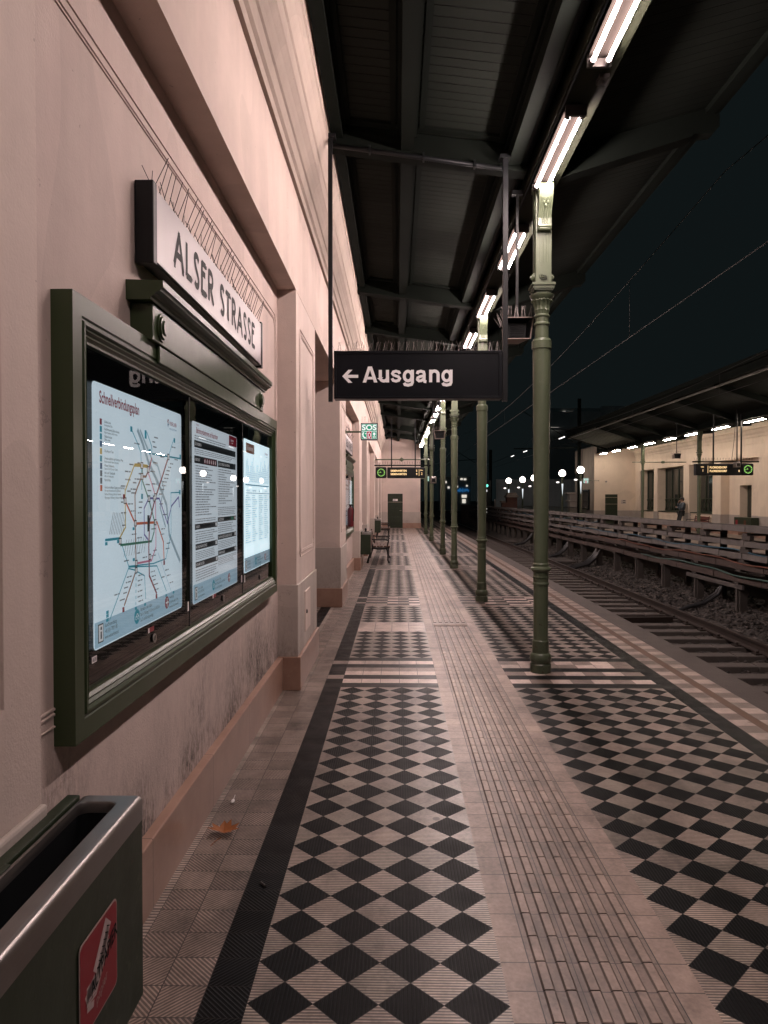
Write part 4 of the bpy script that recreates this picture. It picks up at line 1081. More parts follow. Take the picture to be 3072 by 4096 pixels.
# posters of the farther case (seen at a glancing angle)
pd = dup(pa, None, 'backlit map poster in the farther display case, nearest of its three'); pd.location = (pa.location.x, pa.location.y + 10.45, pa.location.z)
pe = dup(pb, None, 'backlit notice in the farther display case, middle of its three'); pe.location = (pb.location.x, pb.location.y + 10.45, pb.location.z)
pf = dup(pc, None, 'bright timetable in the farther display case, beside the far pilaster'); pf.location = (pc.location.x, pc.location.y + 10.45, pc.location.z)
# solid extinguisher shape added for a red reflection in the farther case glass
ft = thing('fire_extinguisher', (-.90, 14.3, 1.10), 'red fire extinguisher hanging in front of the farther display case', 'extinguisher')
mb = MB(); mb.lathe([(.01, 1.08), (.062, 1.09), (.066, 1.12), (.066, 1.40), (.05, 1.45), (.02, 1.47), (.02, 1.50)], -.90, 14.3, 16); mb.build('cylinder', plain('extinguisher_red', (.12, .012, .016), .4), ft)
mb = MB(); mb.box(-.93, -.87, 14.27, 14.33, 1.50, 1.525); mb.tube([(-.87, 14.3, 1.51), (-.84, 14.28, 1.42), (-.845, 14.26, 1.2)], .012, 6); mb.build('valve_hose', M_black, ft)

# ------------------------------------------------------------------ exit sign under the canopy
def fit_text(mb, s, o, width, cap, bold):
    vs, _ = text_geo(s, bold); w_ = max(v[0] for v in vs) - min(v[0] for v in vs)
    av, _ = text_geo('A', bold); ch = max(v[1] for v in av) - min(v[1] for v in av); size = cap / ch
    mb.text(s, (o[0] - min(v[0] for v in vs) * size, o[1], o[2]), (1, 0, 0), UZ, size, width / (w_ * size), bold)
ax0, ax1, az0, az1, ay = -.572, .962, 2.548, 2.980, 6.68
es = thing('exit_sign', (.2, ay, az0), 'black hanging exit sign with white arrow and lettering, on two bars below the canopy', 'exit sign')
mb = MB(); mb.box(ax0, ax1, ay, ay + .16, az0, az1)
for (a, b, c, d) in ((ax0, ax1, az1 - .022, az1 + .002), (ax0, ax1, az0 - .002, az0 + .02), (ax0, ax0 + .02, az0 + .02, az1 - .022), (ax1 - .03, ax1, az0 + .02, az1 - .022)): mb.box(a, b, ay - .010, ay - .0003, c, d)
mb.build('box', M_sheet, es, bevel=0.002)
mb = MB(); sx = 740 / 1659 * 6.68 / F
def sgn(a, b): return ((1300 + a * .44605 - 1586) * 6.67 / F, H + (1996 - 1380 - b * .44605) * 6.67 / F)
yq = ay - .0035
def exit_word(mb):
    fn = lambda a, b: (sgn(a, b)[0], yq, sgn(a, b)[1])
    cnt0 = []
    def poly(p):
        cnt0.append(0); mb.add([(fn(*q)[0], yq - .0002 * len(cnt0) + .001, fn(*q)[2]) for q in p], [tuple(range(len(p)))])
    poly([(338, 338), (369, 338), (404, 226), (404, 195), (386, 195)]); poly([(470, 338), (439, 338), (404, 226), (404, 195), (422, 195)]); poly([(378, 311), (386, 287), (422, 287), (430, 311)])
    cnt = [0]
    def R(p, w_=28):
        cnt[0] += 1; k = cnt[0]; mb.ribbon(p, w_, lambda a, b: (sgn(a, b)[0], yq - .0004 * k, sgn(a, b)[1]))
    R([(496, 226), (496, 296)] + [(528 + 32 * math.cos(a), 296 + 29 * math.sin(a)) for a in [PI - PI * i / 8 for i in range(9)]] + [(560, 226)]); R([(561, 285), (561, 338)])
    R([(671, 262), (662, 245), (636, 238), (613, 244), (605, 259), (614, 272), (636, 280), (658, 288), (669, 304), (660, 320), (636, 327), (611, 320), (601, 301)], 25)
    for dx in (0, 345):
        R([(744 + dx + 34 * math.cos(a), 282 + 43 * math.sin(a)) for a in [2 * PI * i / 18 for i in range(19)]], 27); R([(783 + dx, 226), (783 + dx, 338), (775 + dx, 356), (745 + dx, 363), (718 + dx, 358), (709 + dx, 343)], 27)
    R([(826, 264), (832, 246), (858, 239), (883, 246), (888, 264), (888, 318), (893, 331), (908, 333)], 26); R([(888, 279), (852, 287), (831, 298), (828, 313), (842, 326), (864, 323), (884, 306)], 25)
    R([(946, 226), (946, 338)]); R([(946, 275)] + [(979 + 33 * math.cos(a), 268 + 30 * math.sin(a)) for a in [PI + PI * i / 8 for i in range(9)]] + [(1012, 338)])
exit_word(mb); sub(mb, 'lettering', M_white, es); mb = MB()
A = [sgn(*q) for q in ((155, 282), (210, 224), (246, 224), (204, 269), (298, 269), (298, 296), (204, 296), (246, 340), (210, 340))]
n0 = len(mb.v); mb.v += [(p[0], yq, p[1]) for p in A]
for t3 in ((0, 1, 3), (1, 2, 3), (0, 3, 6), (3, 4, 5), (3, 5, 6), (0, 6, 8), (8, 6, 7)): mb.face([n0 + i for i in t3])
sub(mb, 'arrow', M_white, es)
mb = MB()
for a, b in ((ax0 - .050, ax0 - .012), (ax1 + .008, ax1 + .048)):
    pass
for x0_, x1_, zt in ((ax0 - .052, ax0 - .014, 4.92), (ax1 + .006, ax1 + .050, 4.72)):
    mb = MB(); mb.box(x0_, x1_, ay + .0, ay + .05, az0 - .025, zt); mb.box(x0_ - .03, x1_ + .03, ay - .02, ay + .09, zt, zt + .03)
    for z in (az0 + .06, az1 - .06): mb.tube([(x0_ + .01, ay - .006, z), (x0_ + .01, ay + .002, z)], .007, 8)
    mb.build('hanger_bar', M_black, es)
mb = MB(); spikes_along(mb, (ax0, ay + .08, az1), (ax1, ay + .08, az1), 110, .105, [(-.03, -.03, 0), (.03, .02, 0), (0.0, .03, 0), (.025, -.03, 0), (-.03, .02, 0)], .0013); mb.box(ax0, ax1, ay + .05, ay + .11, az1 + .0025, az1 + .008)
mb.build('bird_spike_strip', M_wire, es)
mb = MB(); mb.tube([(-.6, 6.80, 4.905), (1.0, 6.80, 4.675)], .022, 8)
for x_ in (-.25, .25, .72): mb.box(x_ - .008, x_ + .008, 6.77, 6.83, 4.905 - (x_ + .6) * .1437 - .03, 4.905 - (x_ + .6) * .1437 + .04)
mb.build('support_rail', M_black, es)

# ------------------------------------------------------------------ loudspeakers
def speaker_proto(x, y, z, label, group):
    t = thing('loudspeaker', (x, y, z), label, 'speaker', group)
    f = [(-.115, -.105), (.115, -.105), (.148, .105), (-.148, .105)]; k = [(-.085, -.08), (.085, -.08), (.10, .075), (-.10, .075)]
    def L(pts, yy, s=1.0, dx=0, dz=0): return [(x + p[0] * s + dx, yy, z + p[1] * s + dz) for p in pts]
    mb = MB(); mb.ring(None, [L(k, y + .30, .9, -.03, -.02), L(k, y + .16, 1.05, -.02, -.015), L(f, y + .01, .96), L(f, y, 1.0), L(f, y, .92), L(f, y + .012, .90)]); 
    mb.face([len(mb.v) - 24 + i for i in (3, 2, 1, 0)]); mb.build('horn', plain('speaker_grey_brown', (0.24, 0.18, 0.155), 0.5) if 'speaker_grey_brown' not in bpy.data.materials else bpy.data.materials['speaker_grey_brown'], t)
    mb = MB(); mb.ring(None, [L(f, y + .012, .899), L(k, y + .12, .95)], 0); mb.box(x - .09, x + .09, y + .118, y + .13, z - .075, z + .072)
    for i in range(7): mb.box(x - .065, x + .065, y + .108, y + .117, z - .055 + i * .017, z - .046 + i * .017)
    mb.build('grille', M_black, t)
    mb = MB(); mb.box(x - .012, x + .012, y + .10, y + .12, z + .08, 4.60); mb.box(x - .05, x + .05, y + .08, y + .14, 4.56, 4.60); mb.build('rod', M_black, t)
    mb = MB(); spikes_along(mb, (x - .13, y + .03, z + .10), (x + .13, y + .03, z + .10), 16, .115, [(-.03, 0, 0), (.03, .02, 0), (0, -.02, 0), (.015, 0, 0)], .0018)
    spikes_along(mb, (x - .14, y + .28, z + .06), (x - .12, y + .05, z + .09), 8, .10, [(-.05, 0, 0), (-.03, .02, 0)], .0018); mb.build('bird_spike_strip', M_wire, t)
    return t
sp0 = speaker_proto(1.165, 7.0, 3.262, 'grey brown horn loudspeaker with bird spikes hanging beside the nearest column', 'loudspeakers under the near canopy')
dup(sp0, (1.10, 18.6, 3.27), 'farther small loudspeaker hanging in front of the fourth column')

# ------------------------------------------------------------------ SOS sign on a bracket
M_sosg = glow('lit_green', (0.03, 0.42, 0.23), 0.75); M_sosr = glow('lit_red', (0.62, 0.03, 0.07), 0.7); M_sosw = glow('lit_white', (0.95, 0.97, 0.97), 0.95)
def sos_proto(x0, y, z0, s, label, arm, group):
    t = thing('emergency_sign', (x0, y, z0), label, 'emergency sign', group)
    mb = MB(); mb.box(x0, x0 + s, y, y + .12, z0, z0 + s); mb.build('box', M_black, t)
    yf = y - .002; mb = MB()
    def P(a, b, c, d, m): mb.box(x0 + a * s, x0 + c * s, yf, y - .0002, z0 + b * s, z0 + d * s, m)
    P(.05, .05, .95, .95, 2); yf -= .0025
    P(.065, .53, .935, .935, 0); P(.065, .065, .345, .50, 0); P(.365, .065, .64, .50, 1); P(.66, .065, .935, .50, 0)
    mb.build('panel', [M_sosg, M_sosr, M_sosw], t)
    mb = MB(); yt = yf - .003
    mb.text('SOS', (x0 + .5 * s, yt, z0 + .585 * s), (1, 0, 0), UZ, .44 * s, 1.13, .03, 0, .5)
    fn = lambda a, b: (x0 + a * s, yt, z0 + b * s)
    mb.ribbon([(.15, .42), (.12, .33), (.15, .2), (.24, .12), (.30, .14)], .07, fn); mb.ribbon([(.11, .42), (.20, .42)], .06, fn); mb.ribbon([(.25, .37), (.33, .37)], .03, fn); mb.ribbon([(.29, .41), (.29, .33)], .03, fn)
    mb.ribbon([(.44, .12), (.44, .38), (.50, .42), (.58, .36), (.58, .22), (.50, .16)], .035, fn); mb.ribbon([(.48, .12), (.56, .12)], .04, fn)
    mb.ribbon([(.73, .36), (.87, .36)], .15, fn); mb.ribbon([(.80, .29), (.80, .2)], .05, fn); mb.ribbon([(.72, .17), (.76, .21), (.84, .21), (.88, .17), (.84, .12), (.76, .12), (.72, .17)], .03, fn)
    sub(mb, 'lettering', M_sosw, t)
    mb = MB(); mb.tube([(x0 + (0 if arm < x0 else s), y + .06, z0 + .5 * s), (arm, y + .06, z0 + .5 * s)], .016, 8); mb.box(arm - .01, arm + .01, y + .02, y + .10, z0 + .4 * s, z0 + .6 * s); mb.build('bracket', M_col, t)
    mb = MB(); spikes_along(mb, (min(arm, x0), y + .06, z0 + .5 * s + .01), (max(arm, x0 if arm < x0 else x0 + s), y + .06, z0 + .5 * s + .01), 9, .12, [(-.02, 0, 0), (.02, 0, 0)], .002); spikes_along(mb, (x0, y + .06, z0 + s), (x0 + s, y + .06, z0 + s), 8, .12, [(-.01, 0, 0), (.01, 0, 0)], .002); mb.build('bird_spike_strip', M_wire, t)
    return t
sos_proto(-.592, 12.1, 2.61, .278, 'glowing green and red square SOS sign on a bracket beyond the exit opening', -.85, 'glowing emergency signs')
sos_proto(1.36, 36.0, 2.50, .26, 'tiny far SOS sign half hidden behind the farthest columns', 1.20, 'glowing emergency signs')

# ------------------------------------------------------------------ departure board with clock
M_led = glow('amber_dots', (1.0, 0.66, 0.32), 1.6); M_clk = glow('lit_clock_green', (0.45, 0.95, 0.22), 0.9)
def board(x0, x1, y, z0, z1, flip, lines, gl, label, group, ctop):
    t = thing('departure_board', ((x0 + x1) / 2, y, z0), label, 'departure board', group)
    h = z1 - z0; cw = h * .98
    c0, c1 = (x1 - cw, x1) if flip else (x0, x0 + cw); b0, b1 = (x0, x1 - cw - .02) if flip else (x0 + cw + .02, x1)
    mb = MB(); mb.box(b0, b1, y, y + .22, z0, z1 - .01); mb.build('casing', M_black, t, bevel=0.03)
    mb = MB(); mb.box(c0, c1, y, y + .22, z0, z1); cb = mb.build('clock', M_black, t, bevel=0.05)
    cx, cz, r = (c0 + c1) / 2, (z0 + z1) / 2, h * .34
    mb = MB(); yf = y - .004
    mb.ring(None, [[(cx + q * math.cos(2 * PI * j / 32), yf, cz + q * math.sin(2 * PI * j / 32)) for j in range(32)] for q in (r, r * .90)])
    for k in range(12):
        a = k * PI / 6; mb.ribbon([(r * .68 * math.cos(a), r * .68 * math.sin(a)), (r * .90 * math.cos(a), r * .90 * math.sin(a))], r * .10, lambda p, q: (cx + p, yf, cz + q))
    for a, l in ((135, .45), (182, .75)):
        a = math.radians(a); mb.ribbon([(0, 0), (r * l * math.cos(a), r * l * math.sin(a))], r * .07, lambda p, q: (cx + p, yf - .001, cz + q))
    sub(mb, 'dial', M_clk, cb)
    mb = MB(); w_ = b1 - b0
    for i, (s, n) in enumerate(lines):
        zz = z0 + h * (.58 - .30 * i)
        xa = b0 + w_ * (.30 if flip else .09)
        mb.text(s, (xa, yf, zz), (1, 0, 0), UZ, h * .24, .92, .02); 
        if n: mb.text(n, (b0 + w_ * (.93 if flip else .76), yf, zz), (1, 0, 0), UZ, h * .24, .92, .02)
    gx = b0 + w_ * (.11 if flip else .86); mb.text('Gleis', (gx, yf, z0 + h * .66), (1, 0, 0), UZ, h * .15, .8, .01); mb.text(gl, (gx + h * .10, yf, z0 + h * .30), (1, 0, 0), UZ, h * .30, .9)
    lx = b0 + w_ * (.26 if flip else .835); mb.box(lx, lx + .012, yf - .001, yf, z0 + h * .2, z0 + h * .8)
    sub(mb, 'lettering', M_led, t)
    for q in (.32, .80):
        mb = MB(); xx = x0 + (x1 - x0) * q; mb.box(xx - .022, xx + .022, y + .09, y + .13, z1 - .01, ctop); mb.build('hanger_bar', M_black, t)
    mb = MB(); mb.box(x0 - .08, x1 + .22, y + .08, y + .14, z1 + .04, z1 + .085); spikes_along(mb, (x0, y + .1, z1 + .08), (x1, y + .1, z1 + .08), 60, .13, [(-.03, 0, 0), (.03, 0, 0), (0, .03, 0)], .003); mb.build('top_rail', M_beam, t)
    return t
board(-.80, 1.10, 28.0, 2.43, 2.86, False, [('SIEBENHIRTEN', '5'), ('SIEBENHIRTEN', '9')], '2', 'black departure board with round green clock on its left, hanging over the near platform', 'departure boards', 4.72)
mb = MB(); mb.tube([(-.82, 28.3, 3.16), (1.30, 28.3, 3.16)], .022, 8); mb.ball((.2, 28.3, 3.16), (.10, .06, .06)); mb.ball((.2, 28.3, 3.16), (.05, .08, .09)); tag(mb.build('tie_rod', M_col), 'thin green tie rod with a central knob above the near departure board', 'tie rod')
# hanging platform camera
ct = thing('hanging_camera', (1.10, 21.9, 2.1), 'small grey box camera hanging on a long rod between the fourth and fifth columns', 'camera')
mb = MB(); mb.box(1.03, 1.20, 21.9, 22.15, 2.10, 2.30); mb.build('housing', M_steel, ct, bevel=.02); mb = MB(); mb.box(1.06, 1.17, 21.885, 21.90, 2.14, 2.24); mb.build('lens_window', M_blackgl, ct); mb = MB(); mb.box(1.095, 1.125, 22.0, 22.03, 2.3, 4.68); mb.tube([(1.115, 22.02, 4.6), (1.0, 22.02, 3.0), (.93, 22.02, 2.38), (1.05, 22.02, 2.28)], .008, 5); mb.build('rod', M_black, ct)

# ------------------------------------------------------------------ waste bins on the wall
def bin_proto(xw, xf, y0, y1, z0, z1, label, group, lid=False):
    t = thing('waste_bin', (xw, (y0 + y1) / 2, z0), label, 'waste bin', group)
    mb = MB(); RC = lambda z, d=0: [(xw + .002, y0 + .004, z), (xf - .003 - d, y0 + .004, z), (xf - .003 - d, y1 - .004, z), (xw + .002, y1 - .004, z)]
    mb.ring(None, [RC(z1 - .055), RC(z0 + .03), RC(z0, .03)], 0, True); mb.build('body', M_bin, t)
    def rr(x0, x1, a0, a1, r, z):
        out = []
        for cx, cy, s in ((x1 - r, a1 - r, 0), (x0 + r, a1 - r, 90), (x0 + r, a0 + r, 180), (x1 - r, a0 + r, 270)):
            out += [(p[0], p[1], z) for p in arc(cx, cy, r, r, s, s + 90, 5)]
        return out
    xb = xw + .036
    mb = MB(); O = lambda z, q=0: rr(xb + q, xf - q, y0 + q, y1 - q, .012, z); I = lambda z, q=0: rr(xb + .014 + q, xf - .050 - q, y0 + .06 + q, y1 - .050 - q, .026, z)
    mb.ring(None, [O(z1 - .062), O(z1 - .016), O(z1 - .009, .0012), O(z1 - .004, .004), O(z1 - .0012, .009), O(z1, .016), I(z1, -.005), I(z1 - .001, -.002), I(z1 - .006), I(z1 - .03)]); rm_ = mb.build('rim', M_steel, t, smooth=True)
    for p_ in rm_.data.polygons: p_.use_smooth = abs(p_.normal.z) < .98
    mb = MB(); mb.ring(None, [I(z1 - .028, .001), I(z1 - .26, .006)], 0, True); mb.build('liner', M_black, t)
    mb = MB(); mb.box(xw, xb - .003, y0, y1 - .012, z1 - .05, z1 + .002); mb.box(xb - .006, xb + .010, y0 + .25, y0 + .40, z1 - .002, z1 + .004); mb.build('hinge_strip', M_bin, t, bevel=.004)
    mb = MB(); a, b, c, d = y1 - .385, y1 - .185, z0 + .18, z0 + .383
    pts = arc(b - .015, d - .015, .015, .015, 0, 90, 4) + arc(a + .015, d - .015, .015, .015, 90, 180, 4) + arc(a + .015, c + .015, .015, .015, 180, 270, 4) + arc(b - .015, c + .015, .015, .015, 270, 360, 4)
    mb.prism(pts, 'x', xf - .001, xf + .0006, 0)
    cyy, czz = (a + b) / 2, (c + d) / 2
    mb.prism([(cyy + (p[0] - cyy) * .965, czz + (p[1] - czz) * .965) for p in pts], 'x', xf + .0005, xf + .0012, 1)
    st_ = mb.build('sticker', [plain('sticker_border', (.35, .26, .24), .5) if 'sticker_border' not in bpy.data.materials else bpy.data.materials['sticker_border'], M_red], t)
    mb = MB(); fn = lambda p, q: (xf + .0018, a + p * (b - a), c + q * (d - c))
    for k in range(6):
        mb.ribbon([(.16, .30 + k * .035), (.40, .28 + k * .035), (.74, .62 + k * .045)], .028, fn, 0); mb.ribbon([(.40, .28 + k * .035), (.74, .62 + k * .045)], .008, lambda p, q: (xf + .0021, a + p * (b - a), c + q * (d - c)), 2)
    mb.ribbon([(.40, .50), (.74, .88)], .20, fn, 0); mb.ribbon([(.14, .36), (.38, .46)], .12, fn, 0); mb.ribbon([(.17, .26), (.34, .22)], .07, fn, 0)
    for k in range(7): mb.ribbon([(.42 + k * .045, .54 + k * .05), (.50 + k * .045, .50 + k * .05)], .012, lambda p, q: (xf + .0021, a + p * (b - a), c + q * (d - c)), 1)
    v1, u1 = Vector((0, 1, .0)), Vector((0, .0, 1))
    mb.text('ALTPAPIER', (xf + .0024, a + .055, c + .062), (0, .92, .38), (0, -.1, 1), .046, .70, .02, 1); mb.text('papier', (xf + .0024, a + .08, c + .030), (0, .92, .38), (0, -.1, 1), .030, .85, .004, 2)
    sub(mb, 'lettering', [plain('sticker_print', (.48, .38, .37), .5) if 'sticker_print' not in bpy.data.materials else bpy.data.materials['sticker_print'], M_letter, bpy.data.materials['sticker_border']], st_)
    if lid:
        mb = MB(); mb.tube([((xw + xf) / 2, y0 + .12, z1), ((xw + xf) / 2, y0 + .12, z1 + .04)], .02, 8); mb.ball(((xw + xf) / 2, y0 + .12, z1 + .06), .028); mb.build('ashtray_knob', M_black, t)
    return t
GB = 'green wall bins of the near platform'
bin_proto(-.842, -.65, 1.08, 1.85, .325, .872, 'large dark green waste paper bin with steel rim, at the bottom left corner', GB)
bb2 = bin_proto(-.842, -.60, 16.95, 17.6, .335, .862, 'green wall bin right before the nearer platform bench', GB, True)
dup(bb2, ((-.842), 28.1, .345), 'farther green wall bin in front of the distant bench')

# ------------------------------------------------------------------ benches
def bench_proto(xb, y0, y1, face, label, group, slat, name='platform_bench'):
    t = thing(name, (xb, (y0 + y1) / 2, 0), label, 'bench', group); s = face
    mb = MB()
    for k in range(5): mb.box(*sorted((xb + s * (.10 + k * .088), xb + s * (.10 + k * .088 + .072))), y0, y1, .415 - k * .0 + .0, .445)
    mb.build('seat', slat, t, bevel=.004)
    mb = MB()
    for k in range(3): mb.bar((xb + s * (.045 - k * .020), y0, .53 + k * .10), (xb + s * (.045 - k * .020), y1, .53 + k * .10), .028, .078)
    mb.build('backrest', slat, t, bevel=.004)
    for yy in (y0 + .06, y1 - .06):
        mb = MB(); q = lambda a, z: (xb + s * a, yy, z)
        mb.tube([q(-.04, .02), q(-.01, .14), q(.05, .30), q(.09, .40), q(.06, .50), q(.02, .66), q(.00, .80)], [.026, .024, .024, .026, .022, .020, .018], 8)
        mb.tube([q(.07, .395), q(.20, .375), q(.38, .375), q(.52, .40)], [.024, .03, .03, .022], 8)
        mb.tube([q(.50, .02), q(.47, .08), q(.475, .20), q(.46, .33), q(.42, .39)], [.026, .02, .02, .026, .024], 8)
        mb.tube([q(.03, .62), q(.12, .60), q(.40, .60), q(.475, .585), q(.485, .55), q(.45, .40)], [.018, .018, .02, .022, .018, .018], 8)
        mb.ball(q(.50, .015), (.035, .03, .018)); mb.ball(q(-.04, .015), (.035, .03, .018))
        mb.build('end_frame', M_iron, t)
    return t
bn = bench_proto(-.69, 18.4, 20.2, 1, 'black iron bench with brown slats, nearer one against the left wall', 'benches of the near platform', M_wood)
dup(bn, (-.80, 30.6, 0), 'farther iron bench behind the distant wall bin')

# ------------------------------------------------------------------ leaf and litter
mb = MB(); lx, ly = -.84, 3.50
out = [(0, -.075), (.012, -.03), (.05, -.05), (.045, -.02), (.085, -.012), (.062, .006), (.075, .04), (.035, .026), (.025, .075), (.006, .05), (-.012, .078), (-.028, .032), (-.07, .045), (-.056, .012), (-.088, -.004), (-.048, -.022), (-.05, -.052), (-.012, -.03)]
def lz(a, b): return .012 + .022 * abs(math.sin(14 * a + 6 * b)) + .018 * abs(b) / .07
mb.v.append((lx, ly, .010))
for a, b in out: mb.v.append((lx + a * .95, ly + b * .9, lz(a, b)))
for i in range(len(out)): mb.face((0, 1 + i, 1 + (i + 1) % len(out)))
n0 = len(mb.v)
mb.tube([(lx, ly - .06, .012), (lx - .02, ly - .10, .010), (lx - .03, ly - .13, .006)], .0018, 5)
lf = plain('dry_leaf', (0.30, 0.105, 0.030), 0.7, 0, 0.45, 30.0)
tag(mb.build('maple_leaf', lf), 'curled orange brown maple leaf lying on the tiles near the wall', 'leaf')
mb = MB(); mb.ball((-.876, 3.86, .012), (.010, .022, .010)); mb.tube([(-.876, 3.875, .014), (-.872, 3.90, .03)], .0015, 4); tag(mb.build('feather', M_white), 'tiny white feather on the tiles just beyond the leaf', 'feather')
mb = MB()
mb.tube([(-.55, 3.02, .006), (-.575, 3.05, .006)], .005, 6); tag(mb.build('cigarette_butt', M_socket), 'small crushed cigarette butt on the pale wall tiles', 'litter')
# ------------------------------------------------------------------ railway tracks
def track(xc, ys, ye, zr, label, step=0.62):
    t = thing('railway_track', (xc, ys, zr - .2), label, 'railway track', 'railway tracks between the platforms')
    for s in (-1, 1):
        x = xc + s * .7535; mb = MB()
        mb.prism([(x - .065, zr - .145), (x + .065, zr - .145), (x + .065, zr - .13), (x + .01, zr - .112), (x + .01, zr - .04), (x + .034, zr - .03), (x + .034, zr - .002), (x - .034, zr - .002), (x - .034, zr - .03), (x - .01, zr - .04), (x - .01, zr - .112), (x - .065, zr - .13)], 'y', ys, ye)
        r = mb.build('rail', M_rail, t)
        mb = MB(); mb.box(x - .026, x + .026, ys, ye, zr - .0025, zr + .001); mb.build('rail_head', M_railtop, r)
    y = ys + .2; first = None; zt = zr - .148
    while y < ye and y < 64:
        if first is None:
            mb = MB()
            for a, b in ((-1.25, -.40), (-.385, .30), (.315, 1.25)): mb.box(xc + a, xc + b, y - .125, y + .125, zt - .16, zt)
            first = mb.build('sleeper', M_sleep, t, bevel=.012)
            for s in (-1, 1):
                x = xc + s * .7535
                for d in (-.12, .12): mb = MB(); mb.box(x + d - .045, x + d + .045, y - .07, y + .07, zt, zt + .022); mb.tube([(x + d * .9, y, zt + .01), (x + d * .9, y, zt + .06)], .022, 6); mb.build('rail_fastening', M_rail, first)
            fy = y
        else:
            c = first.copy(); C.objects.link(c); c.parent = t; c.location = (0, y - fy, RND.uniform(-.004, .004)); 
            if y < 22:
                for ch in first.children: d = ch.copy(); C.objects.link(d); d.parent = c
        y += step
    return t
track(4.43, 7.0, 130.0, -.41, 'brown railway track beside the near platform edge')
track(9.65, 9.0, 130.0, -.41, 'farther railway track, mostly hidden behind the cable rack', .95)
mb = MB(); mb.bar((3.55, 13.0, -.53), (4.95, 13.15, -.53), .10, .09); mb.ball((3.62, 13.02, -.49), (.07, .05, .05))
tag(mb.build('cross_pipe', M_rail), 'dark pipe lying across the near track between two sleepers', 'pipe')

# ------------------------------------------------------------------ tiered cable rack between the tracks
RX = 6.55
cr = thing('cable_rack', (RX, 30, -.5), 'long five tier concrete and rusty cable trough rack standing between the tracks', 'cable rack')
TIERS = [(1.10, 0.0, M_tray), (.845, -.03, M_tray), (.605, -.06, M_tray), (.425, -.12, M_rust), (.195, -.16, M_rust)]
YA, YB = 9.0, 64.0
for ti, (z, dx, mt) in enumerate(TIERS):
    mb = MB(); y = YA; x0 = RX + dx
    while y < YB:
        L = 1.93; jx, jz = RND.uniform(-.010, .010), RND.uniform(-.012, .012); g_ = .012
        h = .105 if ti < 3 else .12
        mb.box(x0 + jx, x0 + jx + .035, y + g_, y + L - g_, z - h + jz, z + jz)
        mb.box(x0 + jx + .036, x0 + .40, y + g_, y + L - g_, z - h + jz, z - h + .03 + jz); mb.box(x0 + .40, x0 + .435, y + g_, y + L - g_, z - h + jz, z - .01 + jz)
        if ti == 0 : mb.box(x0 + jx + .037, x0 + .395, y + g_ + .002, y + L - g_ - .002, z - .03 + jz, z + jz + .006)
        y += L
    for k in range(int((YB - YA) / .965)):
        yy = YA + .965 * k
        if ti < 3: mb.box(x0 - .012, x0 - .001 + .0, yy - .03, yy + .03, z - .09, z + .018)
    mb.build('trough', [mt], cr, bevel=.004, segs=1)
y = YA + 1.0
pf_ = None
while y < YB:
    if pf_ is None:
        mb = MB(); mb.box(RX - .09, RX + .05, y - .075, y + .075, -.62, .075); mb.box(RX - .13, RX - .091, y - .03, y + .03, -.62, .07); mb.box(RX + .44, RX + .54, y - .06, y + .06, -.62, 1.06)
        for z, dx, mt in TIERS: mb.box(RX + dx + .02, RX + .439, y - .10, y + .10, z - .165, z - .122)
        for z, dx, mt in TIERS[:3]: mb.box(RX + dx + .04, RX + .12 + dx, y - .16, y + .16, z - .24, z - .166)
        pf_ = mb.build('post', M_post, cr); y00 = y
    else:
        c = pf_.copy(); C.objects.link(c); c.parent = cr; c.location = (0, y - y00, 0)
    y += 1.93
mb = MB(); mb.box(RX - .14, RX - .10, 13.6, 16.2, -.06, .02); mb.box(RX - .145, RX - .135, 13.6, 16.2, -.045, .005); mb.build('perforated_rail', M_steel, cr)
mb = MB(); mb.box(RX + .62, RX + .66, YA, YB, -.34, -.12); mb.build('rear_board', M_post, cr)
def cable(z, x, y0, y1, r, mt, label, sag=.03, n=60, group=None):
    pts = []; ph = RND.random() * 6
    for i in range(n + 1):
        yy = y0 + (y1 - y0) * i / n
        pts.append((x + .05 * math.sin(yy * .9 + ph), yy, z + sag * math.sin(yy * 1.3 + ph) + sag * .6 * math.sin(yy * 3.1 + ph)))
    mb = MB(); mb.tube(pts, r, 6, 0); return tag(mb.build('loose_cable', mt), label, 'cable', group)
GCB = 'loose cables on the rack tiers'
cable(.625, RX - .02, 10, 28, .014, M_blue, 'blue cable snaking over the third tier of the cable rack', .022, group=GCB)
cable(.86, RX + .1, 24, 46, .012, M_blue, 'short blue cable dipping along the second rack tier, farther off', .03, group=GCB)
cable(.445, RX - .11, 10, 24, .013, M_orange, 'orange cable lying along the upper rusty tier of the rack', .02, group=GCB)
cable(.215, RX - .15, 10, 19, .016, M_tealc, 'green cable lying along the lowest rusty tier of the rack', .018, group=GCB)
cable(.50, RX + .12, 10, 60, .030, M_rubber, 'thick black cable inside the third tier of the rack', .02, group=GCB)
cable(.30, RX + .05, 10, 60, .035, M_rubber, 'thick black cable inside the fourth tier of the rack', .02, group=GCB)
def conduit_bundle(y, x, label, n, spread):
    mb = MB()
    for i in range(n):
        o = (i - n / 2) * .085; q = RND.uniform(-.04, .04)
        mb.tube([(x + .10, y + o * .7, .12), (x + .02, y + o * .75 + q, -.08), (x - .10 - abs(q), y + o - .06, -.26), (x - .38, y + o - .16 * spread, -.44), (x - .75, y + o - .30 * spread + q, -.52), (x - .95, y + o - .34 * spread + q, -.60)], .033, 8)
    return tag(mb.build('conduit_bundle', M_rubber), label, 'cables', 'black conduit bundles under the rack')
conduit_bundle(23.6, RX - .1, 'fan of black conduits curving from the rack to the ballast, right of the nearest column', 8, 1.0)
conduit_bundle(27.6, RX - .1, 'black conduit bundle under the rack half hidden by the nearest column', 6, .9)
conduit_bundle(35.0, RX - .1, 'farther black conduit bundle under the rack between the first two columns', 6, .9)
